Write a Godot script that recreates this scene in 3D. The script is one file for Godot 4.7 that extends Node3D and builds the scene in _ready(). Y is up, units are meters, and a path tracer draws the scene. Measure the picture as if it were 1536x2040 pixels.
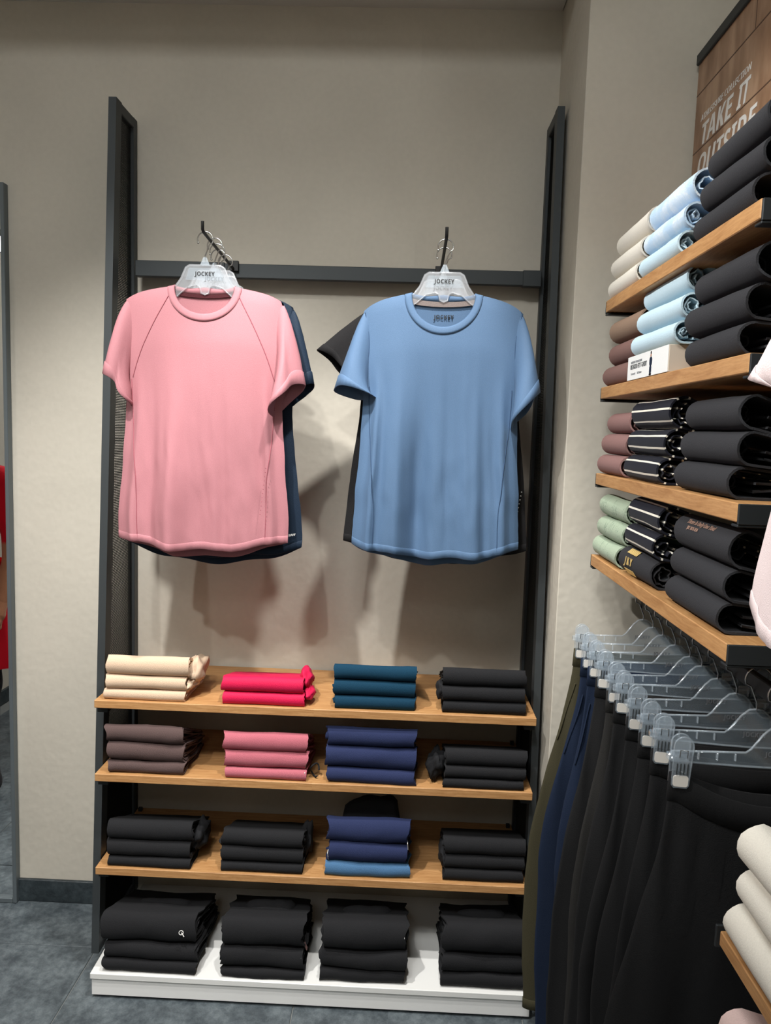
extends Node3D
# A corner of a clothes shop: a wall rack with hanging tees and folded stacks, a second shelving
# unit with trousers along the side wall, a mirror leaning beside the rack.

# ---------------------------------------------------------------- camera model (1536 x 2040)
const E1 := 3.2
const E2 := 5.0
const E3 := 1.8
const E4 := 8.0
const E5 := 2.6
const EP := 4.5
const FOC := 1534.0
const EYE := Vector3(0.0, 1.6, 2.4088)
const PITCH := 5.9
const YAW := 1.5
const ROLL := 1.84
var CR: Vector3
var CU: Vector3
var CF: Vector3
var used := {}
var mat := {}
var rng := RandomNumberGenerator.new()
var nz := FastNoiseLite.new()

func aim():
	var p := deg_to_rad(PITCH); var y := deg_to_rad(YAW); var r := deg_to_rad(ROLL)
	CF = Vector3(-sin(y) * cos(p), -sin(p), -cos(y) * cos(p))
	var rt := CF.cross(Vector3.UP).normalized()
	var up := rt.cross(CF)
	CR = cos(r) * rt + sin(r) * up
	CU = -sin(r) * rt + cos(r) * up
func ray(px, py) -> Vector3: return CR * ((px - 768.0) / FOC) - CU * ((py - 1020.0) / FOC) + CF
func onx(px, py, x) -> Vector3:
	var d := ray(px, py); return EYE + d * ((x - EYE.x) / d.x)
func ony(px, py, y) -> Vector3:
	var d := ray(px, py); return EYE + d * ((y - EYE.y) / d.y)
func onz(px, py, z) -> Vector3:
	var d := ray(px, py); return EYE + d * ((z - EYE.z) / d.z)

# ---------------------------------------------------------------- naming and nodes
func numbered(n: String) -> String:
	if not used.has(n):
		used[n] = 0
		return n
	used[n] += 1
	return "%s_%03d" % [n, used[n]]
func tag(o, label, category = "", group = "", kind = ""):
	if label: o.set_meta("label", label)
	if category: o.set_meta("category", category)
	if group: o.set_meta("group", group)
	if kind: o.set_meta("kind", kind)
	return o
func thing(called, label, category, at = Vector3.ZERO, group = "", turn = 0.0) -> Node3D:
	var o := Node3D.new()
	o.name = numbered(called)
	add_child(o)
	o.position = at
	o.rotation.y = turn
	tag(o, label, category, group)
	return o
func obj(called, mesh, m, parent = self, at = Vector3.ZERO, rot = Vector3.ZERO) -> MeshInstance3D:
	var o := MeshInstance3D.new()
	o.name = numbered(called) if parent == self else called
	o.mesh = mesh
	o.material_override = m
	o.cast_shadow = GeometryInstance3D.SHADOW_CASTING_SETTING_ON
	parent.add_child(o, true)
	o.position = at
	o.rotation = rot
	return o
# a part given in world coordinates
func part(called, mesh, m, parent, at = Vector3.ZERO, rot = Vector3.ZERO) -> MeshInstance3D:
	var o := obj(called, mesh, m, parent)
	var t := Transform3D(Basis.from_euler(rot), at)
	o.transform = parent.global_transform.affine_inverse() * t
	return o
func struct(called, mesh, m, at = Vector3.ZERO) -> MeshInstance3D:
	var o := obj(called, mesh, m, self, at)
	o.set_meta("kind", "structure")
	return o

# ---------------------------------------------------------------- mesh helpers
func begin() -> SurfaceTool:
	var st := SurfaceTool.new()
	st.begin(Mesh.PRIMITIVE_TRIANGLES)
	return st
func done(st: SurfaceTool) -> ArrayMesh:
	st.generate_normals()
	return st.commit()
func vtx(st, p: Vector3, uv := Vector2.ZERO):
	st.set_uv(uv)
	st.add_vertex(p)
func quad(st, a, b, c, d, ua = Vector2.ZERO, ub = Vector2.ZERO, uc = Vector2.ZERO, ud = Vector2.ZERO):
	vtx(st, a, ua); vtx(st, b, ub); vtx(st, c, uc)
	vtx(st, a, ua); vtx(st, c, uc); vtx(st, d, ud)
# chamfered box; uv runs along the longest side
func abox(st, c: Vector3, s: Vector3, bev = 0.002):
	st.set_smooth_group(-1)
	var h := s * 0.5
	var b: float = min(bev, min(h.x, min(h.y, h.z)) * 0.9)
	var la := 0
	if s.y > s[la]: la = 1
	if s.z > s[la]: la = 2
	var o1 := (la + 1) % 3
	var o2 := (la + 2) % 3
	var pt = func(ax: int, sg: Vector3) -> Vector3:
		var p := Vector3.ZERO
		for k in 3: p[k] = sg[k] * (h[k] if k == ax else h[k] - b)
		return p
	var uvof = func(p: Vector3) -> Vector2: return Vector2(p[la] + c[la], p[o1] + p[o2] + c[o1] * 1.7 + c[o2] * 2.3)
	var emit = func(l: Array):
		var n: Vector3 = (l[1] - l[0]).cross(l[2] - l[0])
		var mid := Vector3.ZERO
		for q in l: mid += q
		if n.dot(mid) > 0: l.reverse()
		for k in range(1, l.size() - 1):
			for q in [l[0], l[k], l[k + 1]]: vtx(st, c + q, uvof.call(q))
	for ax in 3:
		var a1 := (ax + 1) % 3
		var a2 := (ax + 2) % 3
		for s0 in [-1.0, 1.0]:
			var l := []
			for q in [[-1, -1], [1, -1], [1, 1], [-1, 1]]:
				var g := Vector3.ZERO
				g[ax] = s0; g[a1] = q[0]; g[a2] = q[1]
				l.append(pt.call(ax, g))
			emit.call(l)
			for s1 in [-1.0, 1.0]:
				var e := []
				for q in [[ax, -1], [ax, 1], [a1, 1], [a1, -1]]:
					var g := Vector3.ZERO
					g[ax] = s0; g[a1] = s1; g[a2] = q[1]
					e.append(pt.call(q[0], g))
				emit.call(e)
	for sx in [-1.0, 1.0]:
		for sy in [-1.0, 1.0]:
			for sz in [-1.0, 1.0]:
				var g := Vector3(sx, sy, sz)
				emit.call([pt.call(0, g), pt.call(1, g), pt.call(2, g)])
func boxm(s: Vector3, bev = 0.002) -> ArrayMesh:
	var st := begin(); abox(st, Vector3.ZERO, s, bev); return done(st)
func tube(st, pts: Array, r, seg: int = 8, caps: bool = true):
	st.set_smooth_group(1)
	var n := pts.size()
	var rings := []
	var up := Vector3(0.13, 0.97, 0.21)
	var last := Vector3.ZERO
	for i in n:
		var t: Vector3 = (pts[min(i + 1, n - 1)] - pts[max(i - 1, 0)]).normalized()
		if i == 0:
			last = up.cross(t)
			if last.length() < 0.1: last = Vector3.RIGHT.cross(t)
		last = (last - t * last.dot(t)).normalized()
		var w := t.cross(last)
		var rr: float = r[i] if r is Array else r
		var ring := []
		for k in seg:
			var a := TAU * k / seg
			ring.append(pts[i] + (last * cos(a) + w * sin(a)) * rr)
		rings.append(ring)
	for i in n - 1:
		for k in seg:
			var k2 := (k + 1) % seg
			quad(st, rings[i][k], rings[i][k2], rings[i + 1][k2], rings[i + 1][k])
	if caps:
		st.set_smooth_group(-1)
		for e in [0, n - 1]:
			for k in seg:
				var k2 := (k + 1) % seg
				vtx(st, pts[e]); vtx(st, rings[e][k]); vtx(st, rings[e][k2])
# flat outline in xy, thickness along z (centred)
func extrude(st, poly: PackedVector2Array, th: float, zc := 0.0):
	var idx := Geometry2D.triangulate_polygon(poly)
	st.set_smooth_group(-1)
	for sgn in [-1.0, 1.0]:
		for i in range(0, idx.size(), 3):
			for k in [0, 1, 2] if sgn < 0 else [0, 2, 1]:
				var p := poly[idx[i + k]]
				vtx(st, Vector3(p.x, p.y, zc + sgn * th * 0.5), p)
	st.set_smooth_group(2)
	for i in poly.size():
		var a := poly[i]; var b := poly[(i + 1) % poly.size()]
		quad(st, Vector3(a.x, a.y, zc - th * 0.5), Vector3(b.x, b.y, zc - th * 0.5), Vector3(b.x, b.y, zc + th * 0.5), Vector3(a.x, a.y, zc + th * 0.5))
func extm(poly: PackedVector2Array, th: float) -> ArrayMesh:
	var st := begin(); extrude(st, poly, th); return done(st)
func rrect(w, h, r, seg = 5, c := Vector2.ZERO) -> PackedVector2Array:
	var p := PackedVector2Array()
	for q in [[1, 1, 0.0], [-1, 1, 0.5], [-1, -1, 1.0], [1, -1, 1.5]]:
		for k in seg + 1:
			var a: float = PI * (q[2] + 0.5 * k / seg)
			p.append(c + Vector2(q[0] * (w * 0.5 - r) + r * cos(a), q[1] * (h * 0.5 - r) + r * sin(a)))
	return p
# grid of points -> smooth surface
func grid(st, g: Array, us := 1.0, vs := 1.0, group := 1, wrap := false):
	st.set_smooth_group(group)
	for i in g.size() - 1:
		var a: Array = g[i]; var b: Array = g[i + 1]
		var n := a.size() if wrap else a.size() - 1
		for j in n:
			var k := (j + 1) % a.size()
			quad(st, a[j], a[k], b[k], b[j], Vector2(j * us, i * vs), Vector2((j + 1) * us, i * vs), Vector2((j + 1) * us, (i + 1) * vs), Vector2(j * us, (i + 1) * vs))
# a cloth sheet of real thickness: a path in (z, y) swept along x
func sheet(st, path: PackedVector2Array, w: float, th: float, sd: float, rum := 0.002, jit := 0.004, nx := 10):
	var n := path.size()
	var nor := []
	var len := [0.0]
	for i in n:
		var t := (path[min(i + 1, n - 1)] - path[max(i - 1, 0)]).normalized()
		nor.append(Vector2(-t.y, t.x))
		if i > 0: len.append(len[i - 1] + path[i].distance_to(path[i - 1]))
	var A := []; var B := []; var U := []
	for i in n:
		var ra := []; var rb := []; var ru := []
		for j in nx + 1:
			var x := -w * 0.5 + w * j / nx
			var e: float = 0.0
			if j == 0: e = nz.get_noise_2d(len[i] * 900.0 + sd * 31.0, sd * 77.0) * jit * 2.0
			if j == nx: e = nz.get_noise_2d(len[i] * 900.0 - sd * 53.0, sd * 17.0) * jit * 2.0
			var d: float = nz.get_noise_3d(x * 420.0 + sd * 91.0, len[i] * 520.0, sd * 13.0) * rum * 2.0
			var p: Vector2 = path[i] + nor[i] * d
			var q: Vector2 = path[i] + nor[i] * (d + th)
			ra.append(Vector3(x + e, p.y, p.x))
			rb.append(Vector3(x + e * 0.8, q.y, q.x))
			ru.append(Vector2(x + e, len[i]))
		A.append(ra); B.append(rb); U.append(ru)
	for s in 2:
		var G: Array = A if s == 0 else B
		st.set_smooth_group(1 + s)
		for i in n - 1:
			for j in nx:
				quad(st, G[i][j], G[i][j + 1], G[i + 1][j + 1], G[i + 1][j], U[i][j], U[i][j + 1], U[i + 1][j + 1], U[i + 1][j])
	st.set_smooth_group(3)
	for i in n - 1:
		for j in [0, nx]:
			quad(st, A[i][j], B[i][j], B[i + 1][j], A[i + 1][j], U[i][j], U[i][j], U[i + 1][j], U[i + 1][j])
	for i in [0, n - 1]:
		for j in nx:
			quad(st, A[i][j], A[i][j + 1], B[i][j + 1], B[i][j], U[i][j], U[i][j + 1], U[i][j + 1], U[i][j])
# fold profile seen from the side: front at z = z0, open at the back
func fold_path(z0, d, yb0, yt0, yb1, yt1, b := 1.0, na := 9) -> PackedVector2Array:
	var p := PackedVector2Array()
	var r: float = (yt0 - yb0) * 0.5
	var zr: float = r * b
	var yb = func(z): return lerp(yb0, yb1, clamp((z0 - zr - z) / (d - zr), 0.0, 1.0))
	var yt = func(z): return lerp(yt0, yt1, clamp((z0 - zr - z) / (d - zr), 0.0, 1.0))
	for i in 6:
		var z: float = z0 - d + (d - zr) * i / 6.0
		p.append(Vector2(z, yb.call(z)))
	for i in na + 1:
		var a := -PI / 2 + PI * i / na
		p.append(Vector2(z0 - zr + zr * cos(a), yb0 + r + r * sin(a)))
	for i in range(1, 7):
		var z: float = z0 - zr - (d - zr) * i / 6.0
		p.append(Vector2(z, yt.call(z)))
	return p
# one folded garment in a stack. Local: x along the shelf, front at z = 0, y up
func garment(called, label, group, at, turn, w, d, yb0, yt0, yb1, yt1, m, sd, o := {}) -> Node3D:
	var root := thing(called, label, o.get("cat", "clothing"), at, group, turn)
	var th: float = o.get("th", 0.004)
	var rum: float = o.get("rum", 0.0015)
	var st := begin()
	# path runs bottom-back -> front -> top-back: the inward normal is to its left
	sheet(st, fold_path(0.0, d, yb0 + 0.0004, yt0 - 0.0004, yb1 + 0.0004, yt1 - 0.0004, o.get("b", 0.8)), w, th, sd, rum, o.get("jit", 0.003), o.get("nx", 10))
	obj("outer_fold", done(st), m, root)
	var s2 := begin()
	if o.get("roll", false):
		# loosely rolled cloth inside a big front roll
		var r: float = (yt0 - yb0) * 0.5
		var sp := PackedVector2Array()
		var cz := -r * 0.95
		var n := 30
		for i in n:
			var t := float(i) / (n - 1)
			var a := -PI * 0.85 + t * TAU * 1.6
			var rr: float = (r - th * 2.2) * (1.0 - 0.62 * t) * (1.0 + 0.16 * nz.get_noise_2d(i * 41.0, sd * 97.0) * 2.0)
			sp.append(Vector2(cz + rr * cos(a) * 0.95, yb0 + r + rr * sin(a)))
		sheet(s2, sp, w - o.get("deep", 0.004), th * 0.6, sd + 3.1, rum * 1.4, 0.008, 8)
		# flat layers behind the roll
		var k := 0
		while k < 2:
			var f := 0.33 * (k + 1)
			var lp := PackedVector2Array()
			for i in 9:
				var z: float = -r * 1.7 - (d - r * 1.8) * i / 8.0
				var q: float = clamp((-z) / d, 0.0, 1.0)
				lp.append(Vector2(z, lerp(lerp(yb0, yb1, q) + th, lerp(yt0, yt1, q) - th * 1.5, f) + 0.004 * nz.get_noise_2d(i * 60.0, sd * 11.0 + k * 90.0)))
			sheet(s2, lp, w - 0.006, th, sd + k, rum, 0.006, 6)
			k += 1
	else:
		var e := th * 1.25
		var k := 0
		while (yt0 - yb0) * 0.5 - e > 0.004 and k < 4:
			var ee := e
			if (yt1 - yb1) * 0.5 - e < 0.001: ee = (yt1 - yb1) * 0.5 - 0.001
			sheet(s2, fold_path(-e * 0.9, d - e * 1.2, yb0 + e, yt0 - e, yb1 + ee, yt1 - ee, o.get("b", 0.8), 6), w - 0.004 - 0.003 * (k % 2), th * 0.9, sd + k * 2.7, rum * 0.7, 0.006, 6)
			e += th * 1.5
			k += 1
	obj("inner_layers", done(s2), m, root)
	return root
# a rumpled bit of cloth that sticks out at the side of a folded garment
func loose_end(parent, m, c: Vector3, size: Vector3, sd: float, called := "loose_end"):
	var st := begin()
	var g := []
	for i in 11:
		var row := []
		for j in 18:
			var th := PI * i / 10.0
			var ph := TAU * j / 18.0
			var v := Vector3(sin(th) * cos(ph), cos(th), sin(th) * sin(ph))
			var f: float = 1.0 + 0.2 * sin(ph * 4.0 + th * 3.0 + sd) * sin(th) + 0.6 * nz.get_noise_3d(v.x * 70 + sd * 50, v.y * 70, v.z * 70)
			row.append(c + v * size * 0.5 * f)
		g.append(row)
	grid(st, g, 0.01, 0.01, 1, true)
	return obj(called, done(st), m, parent)

# ---------------------------------------------------------------- materials
func img_noise(w, h, f: Callable) -> ImageTexture:
	var im := Image.create(w, h, false, Image.FORMAT_RGB8)
	for y in h:
		for x in w: im.set_pixel(x, y, f.call(x, y))
	im.generate_mipmaps()
	return ImageTexture.create_from_image(im)
func c8(r, g, b) -> Color: return Color(r / 255.0, g / 255.0, b / 255.0)
func plain(c: Color, rough := 0.6, metal := 0.0, spec := 0.5) -> StandardMaterial3D:
	var m := StandardMaterial3D.new()
	m.albedo_color = c
	m.roughness = rough
	m.metallic = metal
	m.metallic_specular = spec
	m.cull_mode = BaseMaterial3D.CULL_DISABLED
	return m
var weave: NoiseTexture2D
var mottle: ImageTexture
func cloth(c: Color, rough := 0.88, bump := 0.35, spec := 0.25) -> StandardMaterial3D:
	var m := plain(c, rough, 0.0, spec)
	m.albedo_texture = mottle
	m.normal_enabled = true
	m.normal_texture = weave
	m.normal_scale = bump
	m.uv1_triplanar = true
	m.uv1_scale = Vector3(9, 9, 9)
	m.rim_enabled = true
	m.rim = 0.12
	m.rim_tint = 0.6
	return m
func make_materials():
	weave = NoiseTexture2D.new()
	weave.width = 256; weave.height = 256
	weave.seamless = true
	weave.as_normal_map = true
	weave.bump_strength = 3.0
	var fn := FastNoiseLite.new()
	fn.seed = 5; fn.frequency = 0.16
	weave.noise = fn
	mottle = img_noise(128, 128, func(x, y):
		var v: float = 0.955 + 0.045 * nz.get_noise_2d(x * 30.0, y * 30.0) + (0.02 if (x + y) % 2 == 0 else 0.0)
		return Color(v, v, v))
	# oak veneer: grain runs along u
	var oak := img_noise(512, 256, func(x, y):
		var wob: float = nz.get_noise_2d(x * 0.25, y * 1.2) * 14.0
		var g1: float = nz.get_noise_2d(x * 0.6 + 400.0, (y + wob) * 9.0)
		var g2: float = nz.get_noise_2d(x * 1.6 + 90.0, (y + wob * 0.4) * 34.0)
		var pore: float = 1.0 if nz.get_noise_2d(x * 3.0, y * 70.0 + 900.0) > 0.46 else 0.0
		var v: float = clamp(0.5 + 0.42 * g1 + 0.3 * g2 - 0.18 * pore, 0.0, 1.0)
		return c8(164, 117, 72).lerp(c8(200, 154, 104), v))
	var wd := plain(Color.WHITE, 0.5, 0.0, 0.4)
	wd.albedo_texture = oak
	wd.uv1_scale = Vector3(1.6, 3.4, 1)
	mat.oak = wd
	# painted plaster
	var pl := img_noise(256, 256, func(x, y):
		var v: float = 0.975 + 0.02 * nz.get_noise_2d(x * 1.1, y * 1.1) + 0.012 * nz.get_noise_2d(x * 22.0, y * 22.0)
		return Color(v, v, v))
	var wl := plain(c8(202, 195, 182), 0.82, 0.0, 0.3)
	wl.albedo_texture = pl
	wl.uv1_triplanar = true
	wl.uv1_world_triplanar = true
	wl.uv1_scale = Vector3(0.7, 0.7, 0.7)
	wl.normal_enabled = true; wl.normal_texture = weave; wl.normal_scale = 0.05
	mat.wall = wl
	mat.ceil = plain(c8(205, 203, 196), 0.9)
	# slate floor tile
	var slate := img_noise(512, 512, func(x, y):
		var a: float = nz.get_noise_2d(x * 1.3, y * 1.3)
		var b: float = nz.get_noise_2d(x * 6.0 + 700.0, y * 6.0)
		var c: float = nz.get_noise_2d(x * 26.0, y * 26.0 + 300.0)
		var v: float = clamp(0.5 + 0.5 * a + 0.35 * b + 0.25 * c, 0.0, 1.0)
		return c8(62, 69, 74).lerp(c8(104, 112, 116), v))
	var sl := plain(Color.WHITE, 0.42, 0.0, 0.45)
	sl.albedo_texture = slate
	sl.uv1_triplanar = true; sl.uv1_world_triplanar = true
	sl.uv1_scale = Vector3(1.1, 1.1, 1.1)
	sl.normal_enabled = true; sl.normal_texture = weave; sl.normal_scale = 0.12
	mat.slate = sl
	mat.skirt = sl.duplicate()
	mat.skirt.albedo_color = Color(0.6, 0.63, 0.64)
	mat.grout = plain(c8(120, 122, 120), 0.9)
	mat.steel = plain(c8(62, 66, 68), 0.5, 0.25, 0.4)
	mat.steel_dark = plain(c8(44, 47, 49), 0.5, 0.2, 0.4)
	mat.black_metal = plain(c8(26, 26, 27), 0.45, 0.2)
	mat.mesh = plain(c8(40, 42, 42), 0.6, 0.2, 0.3)
	mat.chrome = plain(c8(205, 205, 205), 0.16, 1.0)
	mat.mirror = plain(c8(240, 242, 242), 0.01, 1.0)
	mat.mirror_frame = plain(c8(104, 112, 116), 0.4, 0.4)
	mat.white = plain(c8(236, 235, 232), 0.35)
	mat.white_body = plain(c8(238, 237, 235), 0.4)
	var cl := plain(Color(0.86, 0.91, 0.95, 0.24), 0.08, 0.0, 0.6)
	cl.transparency = BaseMaterial3D.TRANSPARENCY_ALPHA
	mat.clear = cl
	var cl2 := plain(Color(0.80, 0.88, 0.94, 0.1), 0.06, 0.0, 0.6)
	cl2.transparency = BaseMaterial3D.TRANSPARENCY_ALPHA
	mat.clear_thin = cl2
	var cl3 := plain(Color(0.84, 0.9, 0.95, 0.15), 0.06, 0.0, 0.7)
	cl3.transparency = BaseMaterial3D.TRANSPARENCY_ALPHA
	mat.clear_clip = cl3
	var fr := plain(Color(0.84, 0.85, 0.87, 0.2), 0.12, 0.0, 0.6)
	fr.transparency = BaseMaterial3D.TRANSPARENCY_ALPHA
	mat.frost = fr
	mat.pad = plain(c8(228, 222, 214), 0.6)
	mat.print_black = plain(c8(28, 28, 30), 0.7)
	mat.print_grey = plain(c8(120, 122, 126), 0.7)
	mat.print_white = plain(c8(226, 224, 220), 0.7)
	mat.card = plain(c8(238, 238, 236), 0.5)
	mat.card_side = plain(c8(196, 182, 166), 0.6)
	# cloth
	var F := {
		"pink": c8(181, 122, 129), "pink_seam": c8(166, 96, 106), "blue": c8(88, 115, 147), "blue_seam": c8(62, 84, 114),
		"navy_tee": c8(22, 38, 56), "black_tee": c8(34, 33, 34), "tape_grey": c8(128, 116, 112), "tape_dark": c8(74, 36, 40),
		"beige": c8(214, 186, 160), "red": c8(214, 24, 76), "teal": c8(24, 60, 82), "black": c8(38, 38, 40),
		"charcoal": c8(44, 44, 46), "brown": c8(92, 75, 73), "mauve": c8(188, 106, 118), "navy": c8(46, 54, 88), "steel_blue": c8(80, 118, 156),
		"cream": c8(234, 228, 216), "taupe": c8(146, 122, 104), "rosebrown": c8(128, 98, 92), "dusty": c8(146, 112, 108),
		"sky": c8(198, 222, 234), "soft_black": c8(54, 54, 57), "olive": c8(68, 64, 48), "trouser_navy": c8(30, 40, 60),
		"trouser_black": c8(33, 33, 34), "trouser_char": c8(44, 43, 42), "ivory": c8(232, 226, 214), "blush": c8(236, 206, 200), "shell": c8(244, 226, 226),
		"skin": c8(176, 122, 92), "hair": c8(28, 22, 20), "scarlet": c8(196, 20, 36)}
	for k in F: mat[k] = cloth(F[k])
	for k in ["pink", "blue", "navy_tee", "red"]:
		mat[k].roughness = 0.7
		mat[k].metallic_specular = 0.35
	for k in ["pink", "blue"]: mat[k].normal_scale = 0.18
	# striped jersey: stripes lie along the roll
	var sim := img_noise(8, 128, func(_x, y): return c8(232, 226, 212) if y < 22 else c8(30, 31, 40))
	var sm := cloth(Color.WHITE)
	sm.albedo_texture = sim
	sm.uv1_triplanar = false
	sm.uv1_scale = Vector3(20, 41, 1)
	mat.stripe = sm
	# printed light blue jersey
	var tp := img_noise(256, 256, func(x, y):
		var a: float = abs(nz.get_noise_2d(x * 2.2, y * 2.2 + 70.0))
		var b: float = nz.get_noise_2d(x * 0.9 + 300.0, y * 0.9)
		var base: Color = c8(184, 210, 234).lerp(c8(210, 224, 238), clamp(0.5 + b * 1.6, 0.0, 1.0))
		return c8(232, 234, 232) if a < 0.035 and b > -0.02 else base)
	var tm := cloth(Color.WHITE)
	tm.albedo_texture = tp
	tm.uv1_scale = Vector3(5, 5, 5)
	mat.sky_print = tm
	var gp := img_noise(256, 256, func(x, y):
		var a: float = abs(nz.get_noise_2d(x * 3.4, y * 1.1 + 70.0))
		var b: float = nz.get_noise_2d(x * 0.9 + 300.0, y * 0.9)
		return c8(96, 116, 98) if a < 0.06 and b > 0.12 else c8(160, 174, 152))
	var gm := cloth(Color.WHITE)
	gm.albedo_texture = gp
	gm.uv1_scale = Vector3(6, 6, 6)
	mat.sage = gm
	# printed poster: brown stone cladding photographed
	var pp := img_noise(256, 256, func(x, y):
		var a: float = nz.get_noise_2d(x * 2.6, y * 0.5)
		var b: float = nz.get_noise_2d(x * 0.8 + 60.0, y * 0.8 + 10.0)
		var v: float = clamp(0.5 + a * 0.8 + b * 0.5, 0.0, 1.0)
		return c8(128, 92, 66).lerp(c8(176, 142, 114), v))
	var pm := plain(Color.WHITE, 0.35)
	pm.albedo_texture = pp
	pm.uv1_scale = Vector3(1.2, 1.2, 1)
	mat.poster = pm
	mat.poster_line = plain(c8(84, 58, 44), 0.5)

func label_text(s, size, depth, bold := true, font := "Droid Sans", sp := 0.0) -> TextMesh:
	var t := TextMesh.new()
	var f := SystemFont.new()
	f.font_names = PackedStringArray([font])
	f.font_weight = 700 if bold else 400
	if sp != 0.0:
		var fv := FontVariation.new()
		fv.base_font = f
		fv.spacing_glyph = int(sp)
		t.font = fv
	else:
		t.font = f
	t.text = s
	t.font_size = 64
	t.pixel_size = size / 46.0
	t.depth = depth
	t.curve_step = 0.6
	return t

# ---------------------------------------------------------------- hanging tees
func sst(a, b, x) -> float:
	var t: float = clamp((x - a) / (b - a), 0.0, 1.0)
	return t * t * (3.0 - 2.0 * t)
# local: neck/shoulder corner height is y = 0, x across, front faces +z
func tee(called, label, group, at, turn, m, seam_m, o := {}) -> Node3D:
	var root := thing(called, label, "t-shirt", at, group, turn)
	var sh: float = o.get("sh", 0.2)
	var hw: float = o.get("hw", 0.226)
	var ln: float = o.get("len", 0.68)
	var slope: float = o.get("slope", 0.035)
	var nw: float = o.get("nw", 0.09)
	var drop: float = o.get("drop", 0.07)
	var sd: float = o.get("seed", 1.0)
	var amp: float = o.get("fold", 0.006)
	var df: float = o.get("df", 0.024)
	var cl: float = o.get("cl", 0.0)
	var crr: float = o.get("cr", 0.0)
	var db: float = o.get("db", 0.012)
	var un := nw / sh
	var W = func(y: float) -> float: return lerp(sh, hw, sst(-0.02, -ln, y)) + 0.006 * nz.get_noise_2d(y * 260.0, sd * 70.0) * sst(-0.1, -0.25, y) - 0.012 * sst(-0.15, -0.3, y) * (1.0 - sst(-0.3, -ln, y))
	var ysh = func(u: float) -> float:
		var q: float = clamp((abs(u) - un) / (1.0 - un), 0.0, 1.0)
		return -slope * (0.55 * q + 0.45 * q * q * q * q)
	var zof = func(u: float, y: float, front: float) -> float:
		var g: float = sqrt(clamp((ysh.call(u) - y) / 0.14, 0.0, 1.0))
		var dn: float = sst(-0.06, -ln, y)
		var D: float = lerp(df, df * 1.5, dn) if front > 0 else lerp(db, db * 1.3, dn)
		var pr: float = 1.0 - pow(abs(u), 3.0)
		var sd_l: float = cl if u < 0 else crr
		var ridge: float = sd_l * (exp(-pow((abs(u) - 0.8) / 0.05, 2.0)) - 0.8 * exp(-pow((abs(u) - 0.9) / 0.05, 2.0)))
		var f := 0.0
		var ff := sst(o.get("ft", -0.12), -ln * 0.95, y)
		for k in 4:
			var fr: float = 2.3 + k * 1.9 + 0.7 * sin(sd * 3.7 + k * 2.1)
			var w: float = sin(u * fr * PI * 0.62 + sd * 1.7 + k * 1.9 + y * 1.2 * (k - 1.5))
			f += amp / (1.0 + 0.45 * k) * (w * abs(w) if k > 0 else w)
		f += 0.004 * nz.get_noise_2d(u * 210.0 + sd * 40.0, y * 300.0) + 0.0026 * nz.get_noise_2d(u * 520.0 + sd * 90.0 + y * 260.0, y * 160.0)
		if front > 0: f += ridge * sst(-0.16, -0.4, y) / max(ff, 0.2)
		return front * (D * pr * g) + f * ff * (1.0 - pow(abs(u), 6.0)) * (1.0 if front > 0 else 0.55)
	var st := begin()
	for s in [1.0, -1.0]:
		var g := []
		for i in 39:
			var row := []
			for j in 61:
				var u := -1.0 + 2.0 * j / 60.0
				var yt: float = ysh.call(u)
				if abs(u) < un: yt -= (drop if s > 0 else 0.016) * sqrt(max(0.0, 1.0 - pow(u / un, 2.0)))
				var yh: float = -ln - (0.028 if s > 0 else 0.052) * (1.0 - u * u) + 0.004 * sin(u * 9.0 + sd)
				var t := i / 38.0
				var y: float = lerp(yt, yh, t)
				row.append(Vector3(u * W.call(y), y, zof.call(u, y, s)))
			g.append(row)
		grid(st, g, 0.02, 0.02, 1 if s > 0 else 2)
	obj("body", done(st), m, root)
	# collar rib along the neck opening
	var loop := []
	for i in 41:
		var u: float = -un * cos(PI * i / 40.0)
		var y: float = -drop * sqrt(max(0.0, 1.0 - pow(u / un, 2.0)))
		loop.append([u, y, 1.0])
	for i in range(1, 40):
		var u: float = un * cos(PI * i / 40.0)
		loop.append([u, -0.016 * sqrt(max(0.0, 1.0 - pow(u / un, 2.0))), -1.0])
	var cs := begin()
	var cg := []
	for q in loop:
		var p := Vector3(q[0] * W.call(q[1]), q[1], zof.call(q[0], q[1] - 0.001, q[2]))
		var inw := Vector3(-p.x, 0.02 - p.y if q[2] > 0 else 0.04, 0).normalized()
		var outz: float = q[2]
		cg.append([p - inw * 0.003 + Vector3(0, 0, 0.0022 * outz), p + inw * 0.003 + Vector3(0, 0, 0.0022 * outz), p + inw * 0.013 + Vector3(0, 0, 0.0014 * outz), p + inw * 0.0165 + Vector3(0, 0, -0.001 * outz), p + inw * 0.012 + Vector3(0, 0, -0.003 * outz), p - inw * 0.003 + Vector3(0, 0, -0.002 * outz), p - inw * 0.003 + Vector3(0, 0, 0.0022 * outz)])
	cg.append(cg[0])
	grid(cs, cg, 0.01, 0.01, 1)
	obj("collar", done(cs), m, root)
	# tape inside the back of the neck
	var tg := []
	for i in 25:
		var u: float = un * lerp(-0.93, 0.93, i / 24.0)
		var y: float = -0.016 * sqrt(max(0.0, 1.0 - pow(u / un, 2.0))) - 0.002
		var z: float = zof.call(u, y - 0.004, -1.0) + 0.0035
		tg.append([Vector3(u * W.call(y), y, z), Vector3(u * W.call(y), y - o.get("tape", 0.012), z + 0.0005)])
	var ts := begin()
	grid(ts, tg, 0.01, 0.01, 1)
	obj("neck_tape", done(ts), o.get("tape_mat", mat.tape_grey), root)
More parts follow.
